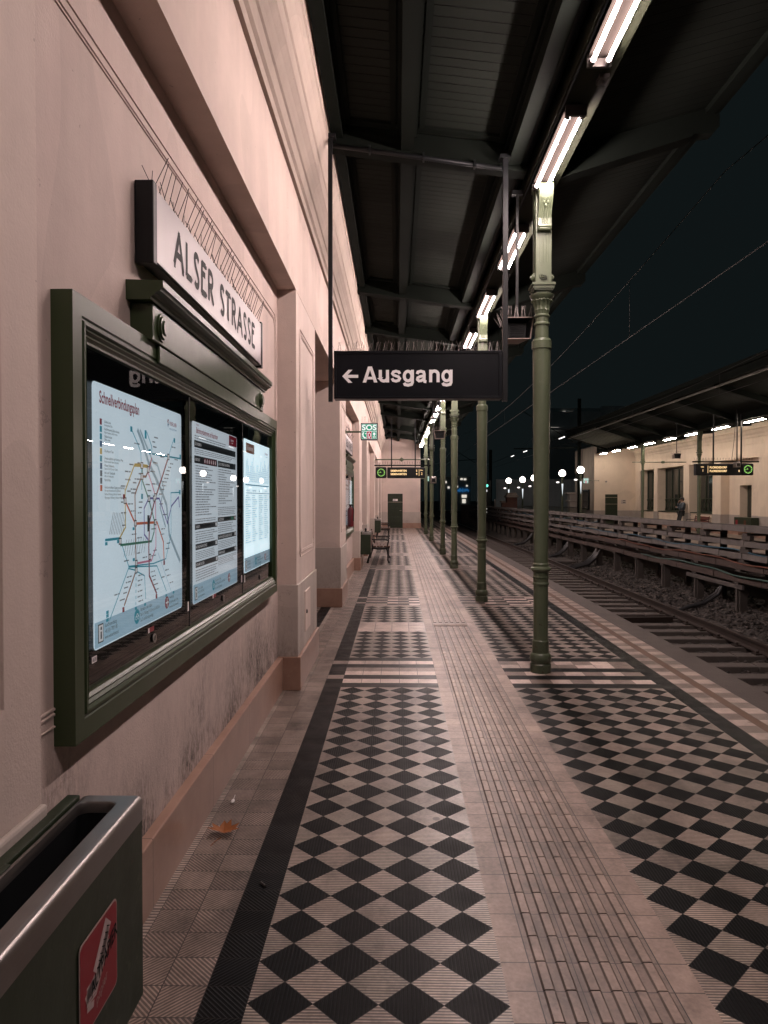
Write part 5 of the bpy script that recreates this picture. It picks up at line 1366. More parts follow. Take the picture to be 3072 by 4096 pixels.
conduit_bundle(14.7, RX - .05, 'single pair of dark hoses dropping from the rack at the right edge', 2, .4)
for yy, lab in ((24.6, 'flat concrete cable cover on the ballast beside the fan of conduits'), (36.0, 'farther flat concrete cable cover on the ballast under the rack')):
    mb = MB(); mb.box(5.35, 6.05, yy, yy + 1.6, -.56, -.47); tag(mb.build('cable_cover', M_post, bevel=.02), lab, 'cover', 'cable covers on the ballast')

# ------------------------------------------------------------------ overhead wires and masts
GWI = 'overhead wires'
def wire(pts, r, label, sagn=0):
    mb = MB(); mb.tube(pts, r, 5, 0); return tag(mb.build('overhead_wire', M_wired if r < 1 else M_wired, None), label, 'wire', GWI)
M_ow = plain('overhead_wire_copper', (0.022, 0.020, 0.019), 0.7)
def wire2(pts, r, label): mb = MB(); mb.tube(pts, r, 5, 0); return tag(mb.build('overhead_wire', M_ow), label, 'wire', GWI)
def cat(x, z0, zs, label_c, label_m):
    c = []; m = []
    for i in range(0, 60):
        yy = 6 + i * 2.0; ph = ((yy - 10) % 40) / 40; s = 4 * ph * (1 - ph)
        c.append((x + .0 * yy, yy, z0)); m.append((x, yy, z0 + 1.35 - zs * s))
    wire2(c, .008, label_c); wire2(m, .007, label_m)
    mb = MB()
    for yy in range(14, 110, 8):
        ph = ((yy - 10) % 40) / 40; mb.tube([(x, yy, z0), (x, yy, z0 + 1.35 - zs * 4 * ph * (1 - ph))], .004, 4)
    tag(mb.build('dropper_wire', M_ow), 'thin dropper wires joining ' + ('the two wires over the near track' if x < 6 else 'the two wires over the far track'), 'wire', GWI)
cat(4.43, 4.70, .75, 'lower contact wire over the near track', 'upper carrier wire sagging over the near track')
cat(9.65, 4.75, .85, 'lower contact wire over the far track', 'upper carrier wire sagging over the far track')
ms = thing('catenary_mast', (11.5, 46.2, 0), 'dark steel mast with a sideways arm rising behind the end of the opposite canopy roof', 'mast', 'overhead line masts')
mb = MB(); mb.box(11.42, 11.44, 46.1, 46.3, 0, 7.95); mb.box(11.58, 11.60, 46.1, 46.3, 0, 7.95); mb.box(11.44, 11.58, 46.19, 46.21, 0, 7.95); mb.box(11.3, 11.75, 46.0, 46.4, 2.9, 3.25); mb.build('pole', M_dark if False else M_beam, ms)
mb = MB(); mb.tube([(11.45, 46.2, 4.87), (7.4, 46.2, 4.80)], .030, 8); mb.tube([(11.45, 46.2, 5.05), (7.9, 46.2, 7.2)], .026, 8); mb.tube([(11.6, 46.2, 5.2), (12.0, 46.3, 5.35)], .05, 8); mb.build('arm', M_beam, ms)
m2 = thing('catenary_mast', (8.35, 65, -.5), 'far dark mast with a cantilever, seen between the two nearest columns', 'mast', 'overhead line masts')
mb = MB(); mb.box(8.22, 8.48, 64.9, 65.1, -.6, 6.0); mb.build('pole', M_beam, m2); mb = MB(); mb.tube([(8.35, 65, 5.2), (4.3, 65, 5.0)], .03, 8); mb.tube([(8.35, 65, 4.0), (5.3, 65, 5.9)], .025, 8); mb.build('arm', M_beam, m2)

# ------------------------------------------------------------------ opposite station house
ob = thing('opposite_station_house', (15.5, 34, 0), 'cream station house with tall windows on the opposite platform', 'building')
WX = OWALL
def opil(a, b):
    mb = MB(); mb.box(WX, WX + .9, a, b, .9, 3.398); mb.build('pilaster', M_owall, ob, bevel=.006)
    mb = MB(); mb.box(WX - .014, WX + .9, a - .004, b + .004, .283, .9); mb.build('dado', M_odado, ob)
    mb = MB(); mb.box(WX - .034, WX + .9, a - .02, b + .02, 0, .282); mb.build('plinth', M_marble, ob)
OP = [(45.8, 46.7), (42.75, 43.35), (38.15, 38.9), (34.45, 35.35), (29.4, 30.9), (25.0, 26.4), (18.0, 20.0)]
for a, b in OP: opil(a, b)
mb = MB(); mb.box(WX, WX + 1.0, 14, 46.7, 3.40, 4.86); mb.box(WX - .03, WX, 14, 46.65, 3.98, 4.05); mb.build('upper_wall', M_owall, ob)
mb = MB(); mb.prism([(WX - .001, 4.24), (WX - .04, 4.25), (WX - .05, 4.36), (WX - .10, 4.44), (WX - .12, 4.56), (WX - .18, 4.60), (WX - .18, 4.72), (WX - .001, 4.74)], 'y', 14, 46.65); mb.build('cornice', M_owall, ob)
for (a, b) in ((43.35, 45.8), (38.9, 42.75), (35.35, 38.15)):
    mb = MB(); mb.box(WX + .10, WX + .9, a, b, .283, .9); mb.box(WX + .07, WX + .2, a + .01, b - .01, .70, .74); mb.build('bay_wall', M_owall, ob)
    mb = MB(); mb.box(WX + .06, WX + .9, a + .021, b - .021, 0, .282); mb.build('plinth', M_marble, ob)
    mb = MB(); mb.box(WX + .05, WX + .55, a + .005, b - .005, .902, .945); mb.build('window_sill', M_bin, ob)
    n = 3 if b - a < 3 else 4; w_ = (b - a) / n
    mb = MB()
    for k in range(n + 1):
        c = min(max(a + k * w_, a + .035), b - .035); mb.box(WX + .47, WX + .53, c - .035, c + .035, .945, 3.39)
    mb.box(WX + .475, WX + .525, a + .07, b - .07, 3.30, 3.385); mb.box(WX + .475, WX + .525, a + .07, b - .07, .946, 1.0); mb.box(WX + .475, WX + .525, a + .07, b - .07, 1.62, 1.66)
    wn_ = mb.build('window', M_bin, ob)
    mb = MB()
    for k in range(n):
        c0, c1 = a + k * w_ + .04, a + (k + 1) * w_ - .04; cm = (c0 + c1) / 2
        mb.bar((WX + .44, c0, 1.0), (WX + .44, cm, 1.62), .025, .02); mb.bar((WX + .44, c1, 1.0), (WX + .44, cm, 1.62), .025, .02); mb.bar((WX + .44, c0, 1.62), (WX + .44, cm, 1.0), .022, .02); mb.bar((WX + .44, c1, 1.62), (WX + .44, cm, 1.0), .022, .02)
    mb.build('grille', M_bin, wn_)
    mb = MB(); mb.box(WX + .51, WX + .54, a + .02, b - .02, .96, 3.38); mb.build('pane', M_wglass, wn_)
# deep entrance bay with arched doorway, and a green door bay near the frame edge
mb = MB(); mb.box(WX + .40, WX + .9, 30.9, 32.3, .283, 3.398); mb.box(WX + .40, WX + .9, 33.4, 34.45, .283, 3.398); mb.box(WX + .40, WX + .9, 32.3, 33.4, 2.25, 3.398)
ar = arc(33.95 - 1.1, 2.45, .62, .30, 180, 0, 10)
mb.ribbon(ar, .09, lambda p, q: (WX + .385, p, q)); mb.build('entrance_wall', M_owall, ob)
mb = MB(); mb.box(WX + .40 - .015, WX + .9, 30.92, 32.28, .284, .9); mb.box(WX + .40 - .015, WX + .9, 33.42, 34.43, .284, .9); mb.build('dado', M_odado, ob)
mb = MB(); mb.box(WX + .36, WX + .9, 30.921, 32.26, 0, .282); mb.box(WX + .36, WX + .9, 33.44, 34.43, 0, .282); mb.build('plinth', M_marble, ob)
mb = MB(); mb.box(WX + .75, WX + .80, 32.3, 33.4, 0, 2.249); dq = mb.build('doorway', M_bin, ob); mb = MB(); mb.box(WX + .74, WX + .75, 32.42, 33.28, .2, 2.1); mb.build('pane', M_wglass, dq)
mb = MB(); mb.box(WX + .40, WX + .9, 26.4, 29.4, 0, 3.398)
for k in range(5): mb.box(WX + .36, WX + .40, 26.45 + k * .72, 26.55 + k * .72, 0, 3.38)
mb.box(WX + .34, WX + .40, 26.4, 29.38, 2.35, 2.5); mb.build('wooden_gate', M_bin, ob)
mb = MB(); mb.box(WX + .40, WX + .9, 20, 25, 0, 3.398); mb.build('bay_wall', M_owall, ob)
# end block facing along the platform
BX, BY = 12.6, 46.7
mb = MB(); mb.box(BX, 13.30, BY, BY + 5, .9, 5.0); mb.box(13.30, 14.10, BY, BY + 5, 1.93, 5.0); mb.box(14.10, WX + .9, BY, BY + 5, .9, 5.0)
for z in (1.30, 1.72, 2.14, 2.56, 2.98, 3.40): mb.box(BX - .006, WX, BY - .007, BY + .1, z, z + .014)
mb.box(BX - .03, WX, BY - .03, BY + .1, 4.0, 4.06); mb.build('end_wall', M_owall, ob)
mb = MB(); mb.box(BX - .02, 13.30, BY - .02, BY + 5, .0, .899); mb.box(14.10, WX, BY - .02, BY + 1, .0, .899); mb.build('dado', M_odado, ob)
mb = MB(); mb.box(13.302, 14.098, BY + .04, BY + .12, 0, 1.928)
for z0, z1 in ((.25, .6), (.72, 1.05), (1.15, 1.75)): mb.box(13.40, 14.0, BY + .02, BY + .045, z0, z1)
mb.build('door', M_bin, ob, bevel=.006)
mb = MB(); mb.box(14.30, 14.62, BY - .012, BY - .001, 1.32, 1.58); sp_ = mb.build('notice', M_dado, ob); mb = MB()
for z in (1.50, 1.37): mb.box(14.33, 14.60, BY - .016, BY - .0125, z, z + .012); mb.box(14.42, 14.58, BY - .016, BY - .0125, z + .02, z + .05)
mb.build('lettering', M_letter, sp_)
mb = MB(); mb.tube([(13.35, BY + .02, 2.74), (13.35, BY - .05, 2.74)], .06, 12); mb.build('vent', M_steel, ob)
mb = MB(); mb.box(BX - .10, BX - .021, BY + 1.0, BY + 2.6, .93, 2.25); cs = mb.build('side_showcase', M_black, ob); mb = MB(); mb.box(BX - .112, BX - .1005, BY + 1.12, BY + 2.48, 1.03, 2.15); mb.build('pane', M_wglass, cs)
mb = MB()
mb.box(BX - .75, BX - .03, BY + 3.4, BY + 4.1, -.2, 1.95); mb.box(BX - .95, BX - .03, BY + 3.3, BY + 4.2, 1.95, 2.08); mb.box(BX - .88, BX - .03, BY + 3.35, BY + 4.15, 1.45, 1.56); mb.build('corner_pier', M_odado, ob, bevel=.02)
mb = MB(); mb.box(BX - .10, BX + .0, BY + 2.9, BY + 3.0, 3.9, 4.9); mb.box(BX - .25, BX + .0, BY + 2.85, BY + 3.05, 4.75, 4.95); mb.build('corbel', M_odado, ob)

# ------------------------------------------------------------------ opposite canopy
oc = thing('opposite_canopy', (12.5, 30, 4.5), 'dark green canopy with slatted far end over the opposite platform', 'canopy')
M_slat = plain('canopy_slat_paint', (.065, .070, .050), .6)  # lit look of the far slats put into a lighter paint
EX, EZ, CA, CB = 10.40, 5.48, 12.0, 44.6
mb = MB(); mb.add([(EX, CA, EZ), (12.72, CA, 4.80), (12.72, 38.2, 4.80), (EX, 38.2, EZ), (EX, CA, EZ + .06), (12.72, CA, 4.86), (12.72, 38.2, 4.86), (EX, 38.2, EZ + .06)], [(0, 1, 2, 3), (4, 7, 6, 5), (0, 4, 5, 1), (1, 5, 6, 2), (2, 6, 7, 3), (3, 7, 4, 0)]); mb.build('outer_boarding', M_ceil, oc)
mb = MB(); mb.add([(12.98, CA, 4.80), (WX, CA, 4.98), (WX, 38.2, 4.98), (12.98, 38.2, 4.80), (12.98, CA, 4.86), (WX, CA, 5.04), (WX, 38.2, 5.04), (12.98, 38.2, 4.86)], [(0, 1, 2, 3), (4, 7, 6, 5), (0, 4, 5, 1), (1, 5, 6, 2), (2, 6, 7, 3), (3, 7, 4, 0)]); mb.build('inner_boarding', M_ceil, oc)
mb = MB(); mb.add([(EX, 38.2, EZ + .08), (12.72, 38.2, 4.9), (12.72, CB, 4.9), (EX, CB, EZ + .08), (EX, 38.2, EZ + .1), (12.72, 38.2, 4.92), (12.72, CB, 4.92), (EX, CB, EZ + .1)], [(0, 1, 2, 3), (4, 7, 6, 5), (0, 4, 5, 1), (1, 5, 6, 2), (2, 6, 7, 3), (3, 7, 4, 0)]); mb.box(12.98, WX, 38.2, 46.6, 5.0, 5.03); mb.build('roof_sheet', M_black, oc)
for yy in (20.5, 24.2, 27.8, 31.2, 34.8, 38.2, 44.4):
    mb = MB(); mb.prism([(EX, EZ), (EX, EZ - .16), (12.72, 4.58), (12.72, 4.80)], 'y', yy - .07, yy + .07); mb.prism([(12.98, 4.80), (12.98, 4.62), (WX - .19, 4.74), (WX - .19, 4.96)], 'y', yy - .07, yy + .07); mb.build('rib', M_beam, oc)
for k in range(13):
    yy = 38.7 + k * .46; mb = MB(); mb.prism([(EX + .05, EZ + .03), (EX + .05, EZ - .12), (12.72, 4.68), (12.72, 4.83)], 'y', yy - .04, yy + .04)
    mb.prism([(12.98, 4.83), (12.98, 4.68), (WX - .19, 4.72), (WX - .19, 4.90)], 'y', yy - .04, yy + .04); mb.build('slat', M_slat, oc)
mb = MB(); mb.box(12.74, 12.96, CA, 46.65, 4.56, 4.92); mb.box(12.68, 13.02, CA, 46.65, 4.52, 4.56); mb.build('girder', M_beam, oc)
mb = MB(); mb.box(EX - .05, EX, CA, CB, EZ - .10, EZ + .26); mb.box(EX - .12, EX - .05, CA, CB, EZ + .14, EZ + .30); mb.build('eave_board', M_beam, oc)
mb = MB(); mb.box(EX, EX + .10, CA, CB, EZ - .20, EZ - .16); mb.build('eave_trim', plain('eave_trim_paint', (.06, .055, .043), .6), oc)  # strip along the eave's lower edge, its lit tone put into the paint
mb = MB()
OC = [(38.3, 'left green column under the opposite canopy, by the arched windows'), (31.2, 'right green column under the opposite canopy, beside the red bench'), (24.0, 'green column of the opposite canopy at the right edge')]
for yy, lab in OC[:2]: dup(col0, (OX, yy, 0), lab)['group'] = 'iron columns of the opposite platform'
ofx = None
for k, yy in enumerate([45.4, 42.8, 39.9, 37.2, 34.5, 31.9, 29.1, 26.4, 24.0, 21.5]):
    lab = f'warm lit tube light under the opposite canopy, {ORD[k] if k else "farthest"}' + (' from its far end' if k else ' of that row')
    if ofx is None: ofx = fixture_proto(12.85, yy, 4.44, lab, 'tube lights under the opposite canopy', M_otube, 1.5)
    else: dup(ofx, (12.85, yy, 4.44), lab)
board(11.0, 13.12, 27.0, 2.50, 2.94, True, [('FLORIDSDORF', ''), ('FLORIDSDORF', '0')], '1', 'black departure board with round green clock on its right, above the opposite platform', 'departure boards', 4.75)
sos_proto(11.62, 45.6, 2.60, .34, 'glowing SOS sign at the left end of the opposite station house', 12.6, 'glowing emergency signs')
dup(sp0, (11.25, 29.4, 3.35), 'small loudspeaker hanging under the opposite canopy beside the departure board')
ct2 = dup(ct, (12.35, 26.6, 2.78), 'grey box camera in front of the opposite departure board')
mb = MB(); mb.tube([(12.3, 38.3, 3.55), (15.1, 38.3, 3.55)], .022, 8); mb.ball((13.9, 38.3, 3.55), (.12, .07, .07)); tag(mb.build('tie_rod', M_col), 'thin tie rod with a knob under the opposite canopy', 'tie rod')
obn = bench_proto(WX - .05, 35.5, 37.2, -1, 'red slatted bench against the opposite station house', 'benches of the opposite platform', M_redwood)
# bins on the opposite wall
obt = thing('litter_box', (WX, 31.7, .33), 'dark green litter box with two stickers on the opposite platform', 'waste bin')
mb = MB(); mb.box(WX - .36, WX - .035, 30.75, 32.3, .30, .84); mb.build('body', M_bin, obt, bevel=.01)
mb = MB(); mb.box(WX - .363, WX - .3605, 31.95, 32.15, .52, .72); mb.build('sticker', M_red, obt); mb = MB(); mb.box(WX - .363, WX - .3605, 31.2, 31.4, .52, .72); mb.build('sticker', M_orange, obt)

# ------------------------------------------------------------------ person leaning on the opposite wall
def skin_mesh(verts, edges, radii, root, name):
    me = bpy.data.meshes.new(name); me.from_pydata(verts, edges, []); ob = bpy.data.objects.new(name, me); C.objects.link(ob)
    sk = ob.modifiers.new('skin', 'SKIN'); ss_ = ob.modifiers.new('sub', 'SUBSURF'); ss_.levels = 1; ss_.render_levels = 1
    for i, r in enumerate(radii):
        q = r if isinstance(r, tuple) else (r, r); me.skin_vertices[0].data[i].radius = q
    me.skin_vertices[0].data[root].use_root = True
    dg = bpy.context.evaluated_depsgraph_get(); dg.update(); em = ob.evaluated_get(dg).to_mesh()
    vs = [tuple(v.co) for v in em.vertices]; fs = [tuple(p.vertices) for p in em.polygons]
    ob.evaluated_get(dg).to_mesh_clear(); bpy.data.objects.remove(ob); return vs, fs
bxp, byp = 14.88, 38.45
pr_ = thing('person', (bxp, byp, 0), 'person in blue grey quilted jacket leaning on the opposite wall, hand at face', 'person')
def W(p): return (bxp + p[0], byp + p[1], p[2])
J = {'pel': (.03, 0, .95), 'sp': (.09, 0, 1.14), 'ch': (.12, 0, 1.34), 'nk': (.10, 0, 1.47), 'hd': (.075, 0, 1.58), 'tp': (.07, 0, 1.70),
     'sl': (.12, -.17, 1.40), 'el': (-.01, -.235, 1.14), 'wl': (-.20, -.05, 1.20), 'hl': (-.22, .03, 1.22), 'sr': (.12, .17, 1.40), 'er': (-.10, .20, 1.18), 'wr': (-.085, .06, 1.42), 'hr': (-.065, .02, 1.52),
     'pl': (.02, -.09, .90), 'kl': (-.07, -.10, .50), 'al': (-.06, -.11, .09), 'tl': (-.21, -.12, .035), 'pr': (.02, .09, .90), 'kr': (-.10, .10, .50), 'ar': (-.16, .10, .09), 'tr': (-.31, .11, .035)}
K = list(J); ix = {k: i for i, k in enumerate(K)}
ED = [('pel', 'sp'), ('sp', 'ch'), ('ch', 'nk'), ('nk', 'hd'), ('hd', 'tp'), ('ch', 'sl'), ('sl', 'el'), ('el', 'wl'), ('wl', 'hl'), ('ch', 'sr'), ('sr', 'er'), ('er', 'wr'), ('wr', 'hr'), ('pel', 'pl'), ('pl', 'kl'), ('kl', 'al'), ('al', 'tl'), ('pel', 'pr'), ('pr', 'kr'), ('kr', 'ar'), ('ar', 'tr')]
RD = {'pel': .13, 'sp': .115, 'ch': .13, 'nk': .055, 'hd': .088, 'tp': .062, 'sl': .06, 'el': .043, 'wl': .03, 'hl': .034, 'sr': .06, 'er': .043, 'wr': .03, 'hr': .034, 'pl': .085, 'kl': .055, 'al': .038, 'tl': .032, 'pr': .085, 'kr': .055, 'ar': .038, 'tr': .032}
def part_skin(keys, scale, over, root):
    kk = [k for k in K if k in keys]; id_ = {k: i for i, k in enumerate(kk)}
    return skin_mesh([W(J[k]) for k in kk], [(id_[a], id_[b]) for a, b in ED if a in id_ and b in id_], [RD[k] * scale + over.get(k, 0) for k in kk], id_[root], 'person_skin')
M_skin = plain('skin_brown', (0.16, 0.085, 0.055), 0.5); M_jack = plain('quilted_jacket', (0.050, 0.066, 0.085), 0.6, 0, .2, 8); M_trou = plain('dark_trousers', (0.016, 0.018, 0.020), 0.7); M_hair = plain('black_hair', (0.010, 0.008, 0.008), 0.6)
vs, fs = part_skin(K, 1.0, {}, 'pel'); mb = MB(); mb.add(vs, fs, 0, True)
hx, hy, hz = W((.075, 0, 1.60))
mb.ball((hx - .098, hy, hz - .005), (.020, .014, .022)); mb.ball((hx + .01, hy - .085, hz), (.018, .010, .028)); mb.ball((hx + .01, hy + .085, hz), (.018, .010, .028)); mb.ball((hx - .080, hy, hz - .085), (.022, .03, .02))
for s in (-1, 1): mb.ball((hx - .082, hy + s * .032, hz + .022), (.010, .012, .008), 1); 
mb.ball((hx - .090, hy, hz - .045), (.008, .024, .007), 2)
for key, dirv in (('hl', (-.02, .06, .01)), ('hr', (.02, -.01, .06))):
    o = Vector(W(J[key])); d = Vector(dirv)
    for k in range(4):
        side = Vector((0, 0, 1)) if key == 'hl' else Vector((0, 1, 0)); p = o + side * (.012 * (k - 1.5)); ln = (.85, 1.0, .95, .75)[k]
        mb.tube([p, p + d * .7 * ln, p + d * 1.1 * ln + Vector((.012, 0, -.01)), p + d * 1.25 * ln + Vector((.026, 0, -.02))], [.008, .0075, .007, .006], 6)
    th = o + (Vector((0, 0, .03)) if key == 'hl' else Vector((0, -.03, 0))); mb.tube([o, th, th + d * .5], [.010, .009, .007], 6)
mb.build('body', [M_skin, M_hair, M_red], pr_)
vs, fs = part_skin({'pel', 'sp', 'ch', 'nk', 'sl', 'el', 'wl', 'sr', 'er', 'wr'}, 1.18, {'pel': .012, 'sp': .03, 'ch': .025, 'nk': .012, 'el': .012, 'er': .012, 'wl': .010, 'wr': .010}, 'pel')
mb = MB(); mb.add(vs, fs, 0, True); 
for z in (1.0, 1.09, 1.18, 1.27, 1.36): mb.lathe([(.150, z - .012), (.158, z), (.150, z + .012)], bxp + .06 + (z - .95) * .13, byp, 18, 0)
mb.build('jacket', M_jack, pr_)
vs, fs = part_skin({'pel', 'pl', 'kl', 'al', 'pr', 'kr', 'ar'}, 1.16, {'al': .02, 'ar': .02}, 'pel'); mb = MB(); mb.add(vs, fs, 0, True); mb.build('trousers', M_trou, pr_)
for sfx in ('l', 'r'):
    a, b = Vector(W(J['a' + sfx])), Vector(W(J['t' + sfx])); mb = MB(); mb.tube([a + Vector((.05, 0, -.045)), a + Vector((-.02, 0, -.035)), b + Vector((0, 0, .008)), b + Vector((-.05, 0, .004))], [.045, .055, .045, .025], 10); mb.build('shoe', M_black, pr_)
mb = MB(); mb.ball((hx + .018, hy, hz + .055), (.100, .098, .085), 0, 14, 8); mb.ball((hx + .05, hy, hz), (.07, .09, .09), 0, 12, 8); mb.build('hair', M_hair, pr_)
mb = MB(); mb.lathe([(.07, 1.44), (.085, 1.47), (.078, 1.50)], bxp + .10, byp, 14); mb.build('collar', plain('pale_collar', (.42, .30, .22), .6), pr_)

# ------------------------------------------------------------------ globe lamps, railing, far things
GG = 'globe lamps beyond the opposite platform end'
def globe_proto(x, y, z, label):
    t = thing('globe_lamp', (x, y, 0), label, 'street lamp', GG)
    mb = MB(); mb.tube([(x, y, 0), (x, y, z - .32)], [.075, .06], 10); mb.tube([(x, y, z - .34), (x, y, z - .2)], [.045, .09], 10); mb.build('pole', M_colb, t)
    mb = MB(); mb.ball((x, y, z), .225, 0, 20, 12); mb.build('globe', M_globe, t)
    mb = MB(); mb.bar((x, y, z - .62), (x - .28, y, z - .60), .03, .03); mb.build('side_arm', M_colb, t)
    mb = MB(); mb.ball((x - .30, y, z - .60), (.11, .11, .05), 0, 12, 6); mb.build('side_lamp', glow('lit_side_lamp', (1, .92, .88), 2.2) if 'lit_side_lamp' not in bpy.data.materials else bpy.data.materials['lit_side_lamp'], t)
    mb = MB(); mb.prism([(x - .06, z - .70), (x + .055, z - .70), (x + .0, z - 1.5)], 'y', y - .075, y - .066); mb.build('lit_strip', bpy.data.materials.get('lit_strip_white') or glow('lit_strip_white', (.9, .97, 1.0), 1.0), t)  # glowing wedge added for the lit upper part of the pole
    return t
gl0 = globe_proto(9.05, 59.0, 3.10, 'smallest lit globe lamp, leftmost of the row by the brick pier')
for (x, y, lab) in ((9.65, 56.0, 'lit globe lamp second from the left, right of the brick pier'), (10.0, 53.2, 'lit globe lamp partly hidden by the nearest green column'), (11.0, 48.6, 'large lit globe lamp standing alone right of the nearest column'), (11.36, 45.2, 'lit globe lamp beside the corner of the opposite station house')):
    z = {56.0: 3.11, 53.2: 3.16, 48.6: 3.34, 45.2: 3.42}[y]; dup(gl0, (x, y, z - 3.10), lab)
rl = thing('railing', (10.2, 51, 0), 'low metal railing running past the globe lamps', 'railing')
A_, B_ = Vector((9.6, 58, 0)), Vector((11.9, 46.0, 0))
mb = MB(); mb.bar(A_ + Vector((0, 0, 1.08)), B_ + Vector((0, 0, 1.08)), .06, .05); mb.build('handrail', M_steel, rl)
mb = MB()
for k in range(90):
    p = A_.lerp(B_, k / 89); mb.bar(p, p + Vector((0, 0, 1.06)), .02, .02)
for k in range(45):
    p = A_.lerp(B_, (k + .5) / 45); d = (B_ - A_).normalized() * .10
    mb.bar(p - d + Vector((0, 0, .2)), p + d + Vector((0, 0, .55)), .014, .014); mb.bar(p + d + Vector((0, 0, .2)), p - d + Vector((0, 0, .55)), .014, .014)
mb.bar(A_ + Vector((0, 0, .15)), B_ + Vector((0, 0, .15)), .03, .03); mb.build('baluster_panel', M_colb, rl)
M_brick = None
def brick():
    m = Mat('brown_brick', .85); n = m.N.new('ShaderNodeTexBrick'); n.inputs['Scale'].default_value = 4.0
    n.inputs['Color1'].default_value = (.16, .055, .035, 1); n.inputs['Color2'].default_value = (.11, .04, .03, 1); n.inputs['Mortar'].default_value = (.10, .08, .07, 1)
    x, y, z = m.xyz(); m.L.new(m.vec(x + y, z, 0.0), n.inputs['Vector']); m.L.new(n.outputs['Color'], m.b.inputs['Base Color']); return m.m
bp = thing('brick_pier', (8.95, 57.0, 0), 'brown brick pier with a stepped stone cap under the leftmost globe lamps', 'pier')
mb = MB(); mb.box(8.55, 9.35, 56.6, 57.4, -.6, 1.75); mb.box(8.2, 8.55, 56.6, 57.4, -.6, 1.35); mb.build('shaft', brick(), bp)
mb = MB(); mb.box(8.45, 9.45, 56.5, 57.5, 1.75, 1.86); mb.box(8.52, 9.38, 56.55, 57.45, 1.86, 1.98); mb.box(8.6, 9.3, 56.6, 57.4, 1.98, 2.12); mb.box(8.10, 8.45, 56.55, 57.45, 1.35, 1.5); mb.build('cap', M_conc, bp, bevel=.02)
sg = thing('rail_signal', (7.55, 60.0, -.5), 'tall black railway signal showing a green light beyond the second column', 'signal')
mb = MB(); mb.box(7.28, 7.75, 60.0, 60.3, .9, 3.15); mb.build('head', M_black, sg, bevel=.03); mb = MB(); mb.tube([(7.55, 60.2, -.6), (7.55, 60.2, .9)], .06, 8); mb.build('pole', M_black, sg)
mb = MB(); mb.tube([(7.42, 60.0, 2.72), (7.42, 59.98, 2.72)], .12, 14); mb.build('green_lens', glow('signal_green', (.18, .95, .75), 1.6), sg)
mb = MB(); mb.ribbon([(7.38, 2.22), (7.38, 2.40)], .14, lambda a, b: (a, 59.985, b)); mb.build('white_marker', glow('signal_white', (.9, .92, .95), .8), sg)
mk = thing('marker_board', (7.5, 61.5, -.5), 'white lit marker board on the track bed below the railway signal', 'marker'); mb = MB(); mb.box(7.38, 7.75, 61.5, 61.55, .4, 1.15); mb.build('panel', glow('marker_white', (.95, .93, .85), .55), mk); mb = MB(); mb.box(7.55, 7.6, 61.56, 61.6, -.6, 1.1); mb.build('post', M_black, mk)
mp = thing('track_post', (8.02, 58.5, -.5), 'thin white post standing left of the brick pier', 'post'); mb = MB(); mb.box(7.85, 7.95, 58.5, 58.6, -.5, 1.6); mb.build('post', M_dado, mp); mb = MB(); mb.box(8.0, 8.25, 58.4, 58.5, .3, .75); mb.build('box', M_dado, mp)
# suspended row of tube lights beyond the canopy end
wr_ = None
for k, yy in enumerate((66.0, 59.5, 54.6, 46.4)):
    lab = ['farthest small tube light on the wire over the far track', 'second farthest tube light on the wire over the far track', 'tube light on the wire, half hidden by the nearest column', 'tube light on the wire just left of the opposite roof end'][k]
    if wr_ is None:
        wr_ = thing('suspended_light', (10.46, yy, 5.50), lab, 'light', 'tube lights hung on a wire'); mb = MB(); mb.tube([(10.46, yy - .75, 5.50), (10.46, yy + .75, 5.50)], .03, 8); mb.build('tube', glow('lit_suspended_tube', (1, .95, .92), 2.5), wr_); mb = MB(); mb.box(10.42, 10.50, yy - .8, yy + .8, 5.535, 5.58); mb.build('housing', M_dark, wr_)
    else: dup(wr_, (10.46, yy, 5.50), lab)
mb = MB(); mb.tube([(10.46, 44.7, 5.60), (10.46, 90, 5.60)], .012, 5); tag(mb.build('support_wire', M_ow), 'thin wire carrying the row of small tube lights', 'wire')
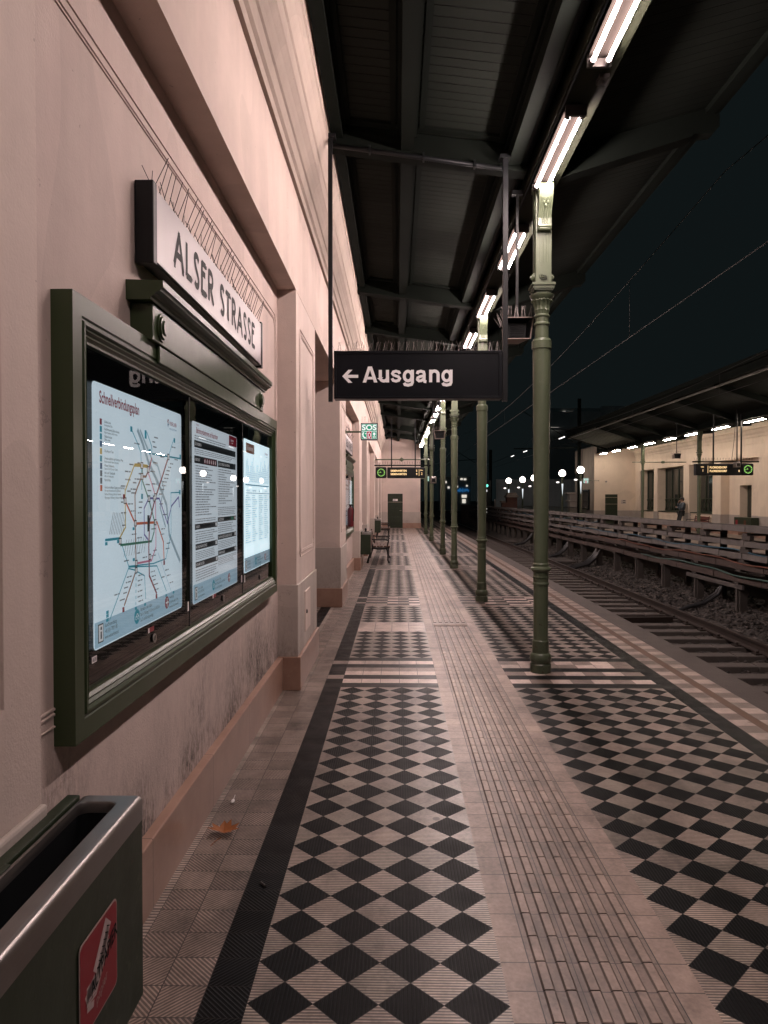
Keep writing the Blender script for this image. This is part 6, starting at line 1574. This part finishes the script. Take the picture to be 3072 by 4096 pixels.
# far buildings
M_farw = plain('far_building_render', (0.16, 0.145, 0.13), .9, 0, .3, .3); M_far2 = plain('far_building_dark', (0.52, 0.56, 0.57), .95, spec=0.0)
M_lit = glow('lit_window', (1.0, .92, .80), .75)
fb = thing('apartment_block', (26, 121, -.9), 'dim far block of flats with a few lit windows above the globe lamps', 'building')
mb = MB(); mb.box(25.2, 39.5, 121, 133, -.9, 16.6); mb.build('wall', M_far2, fb)
for x, z, w_, h_ in ((27.4, 15.9, .5, .18), (28.3, 15.85, .35, .15), (28.9, 15.85, .2, .15), (25.3, 13.2, 1.4, .28), (31.4, 13.1, 1.2, .25), (36.5, 15.9, .6, .2)):
    mb = MB(); mb.box(x, x + w_, 120.9, 121 if z < 16.5 else 121.2, z, z + h_); mb.build('lit_window', M_lit, fb)
mb = MB(); mb.box(24.2, 33.5, 120.4, 120.99, 13.45, 16.0); mb.box(33.6, 38.5, 119.8, 120.99, 13.3, 16.8); mb.box(24.0, 39, 119.6, 120.39, 13.0, 13.3); mb.build('balcony', plain('far_balcony_render', (.75, .75, .75), .9, 0, .3, .6, emit=None), fb)
fb2 = thing('distant_house', (13, 150, -.9), 'dark distant house with scattered lights past the end of the tracks', 'building')
mb = MB(); mb.box(9.3, 15.2, 150, 160, -.9, 6.2); mb.build('wall', M_far2, fb2)
for x, z, w_, h_ in ((9.8, 4.9, .5, .4), (11.7, 5.3, .4, .35), (13.1, 5.55, .5, .35), (13.8, 5.5, .5, .35), (14.3, 4.2, .3, .3), (10.5, 3.8, .4, .4), (12.2, 4.0, .4, .35), (13.4, 1.9, 1.0, .6), (13.5, .8, .7, .8)):
    mb = MB(); mb.box(x, x + w_, 149.9, 149.99, z, z + h_); mb.build('lit_window', M_lit, fb2)
mb = MB()
for k in range(12): mb.box(11.4 + k * .30, 11.4 + k * .30 + RND.uniform(.1, .26), 149.7, 149.88, 3.0 + RND.uniform(0, .3), 3.6 + RND.uniform(-.1, .25))
mb.build('blue_lettering', glow('lit_blue', (.02, .14, .36), .6), fb2)
sl_ = None
for x, y, z, lab in ((33, 190, 47, 'tiny far light dot left of the mast top'), (60, 190, 61, 'tiny far light dot above the opposite roof'), (78.6, 190, 64.6, 'tiny far light dot highest over the opposite roof'), (44, 190, 40, 'tiny far light dot low over the roof edge')):
    pass
nw = thing('noise_barrier', (13, 66, -.9), 'dark ribbed barrier wall behind the globe lamps', 'wall')
mb = MB(); mb.box(9.0, 30, 66, 66.3, -.9, 3.4)
for k in range(40): mb.box(9.2 + k * .5, 9.3 + k * .5, 65.92, 66, -.9, 3.4)
mb.build('wall_panel', M_far2, nw)
# low wall with side posts where the rack ends
ew = thing('retaining_wall', (6.6, 66, -.9), 'low dark wall behind the far end of the cable rack', 'wall'); mb = MB(); mb.box(4.9 + 1.0, 8.2, 67.2, 67.5, -.9, 1.1)
mb.build('wall_panel', M_post, ew)
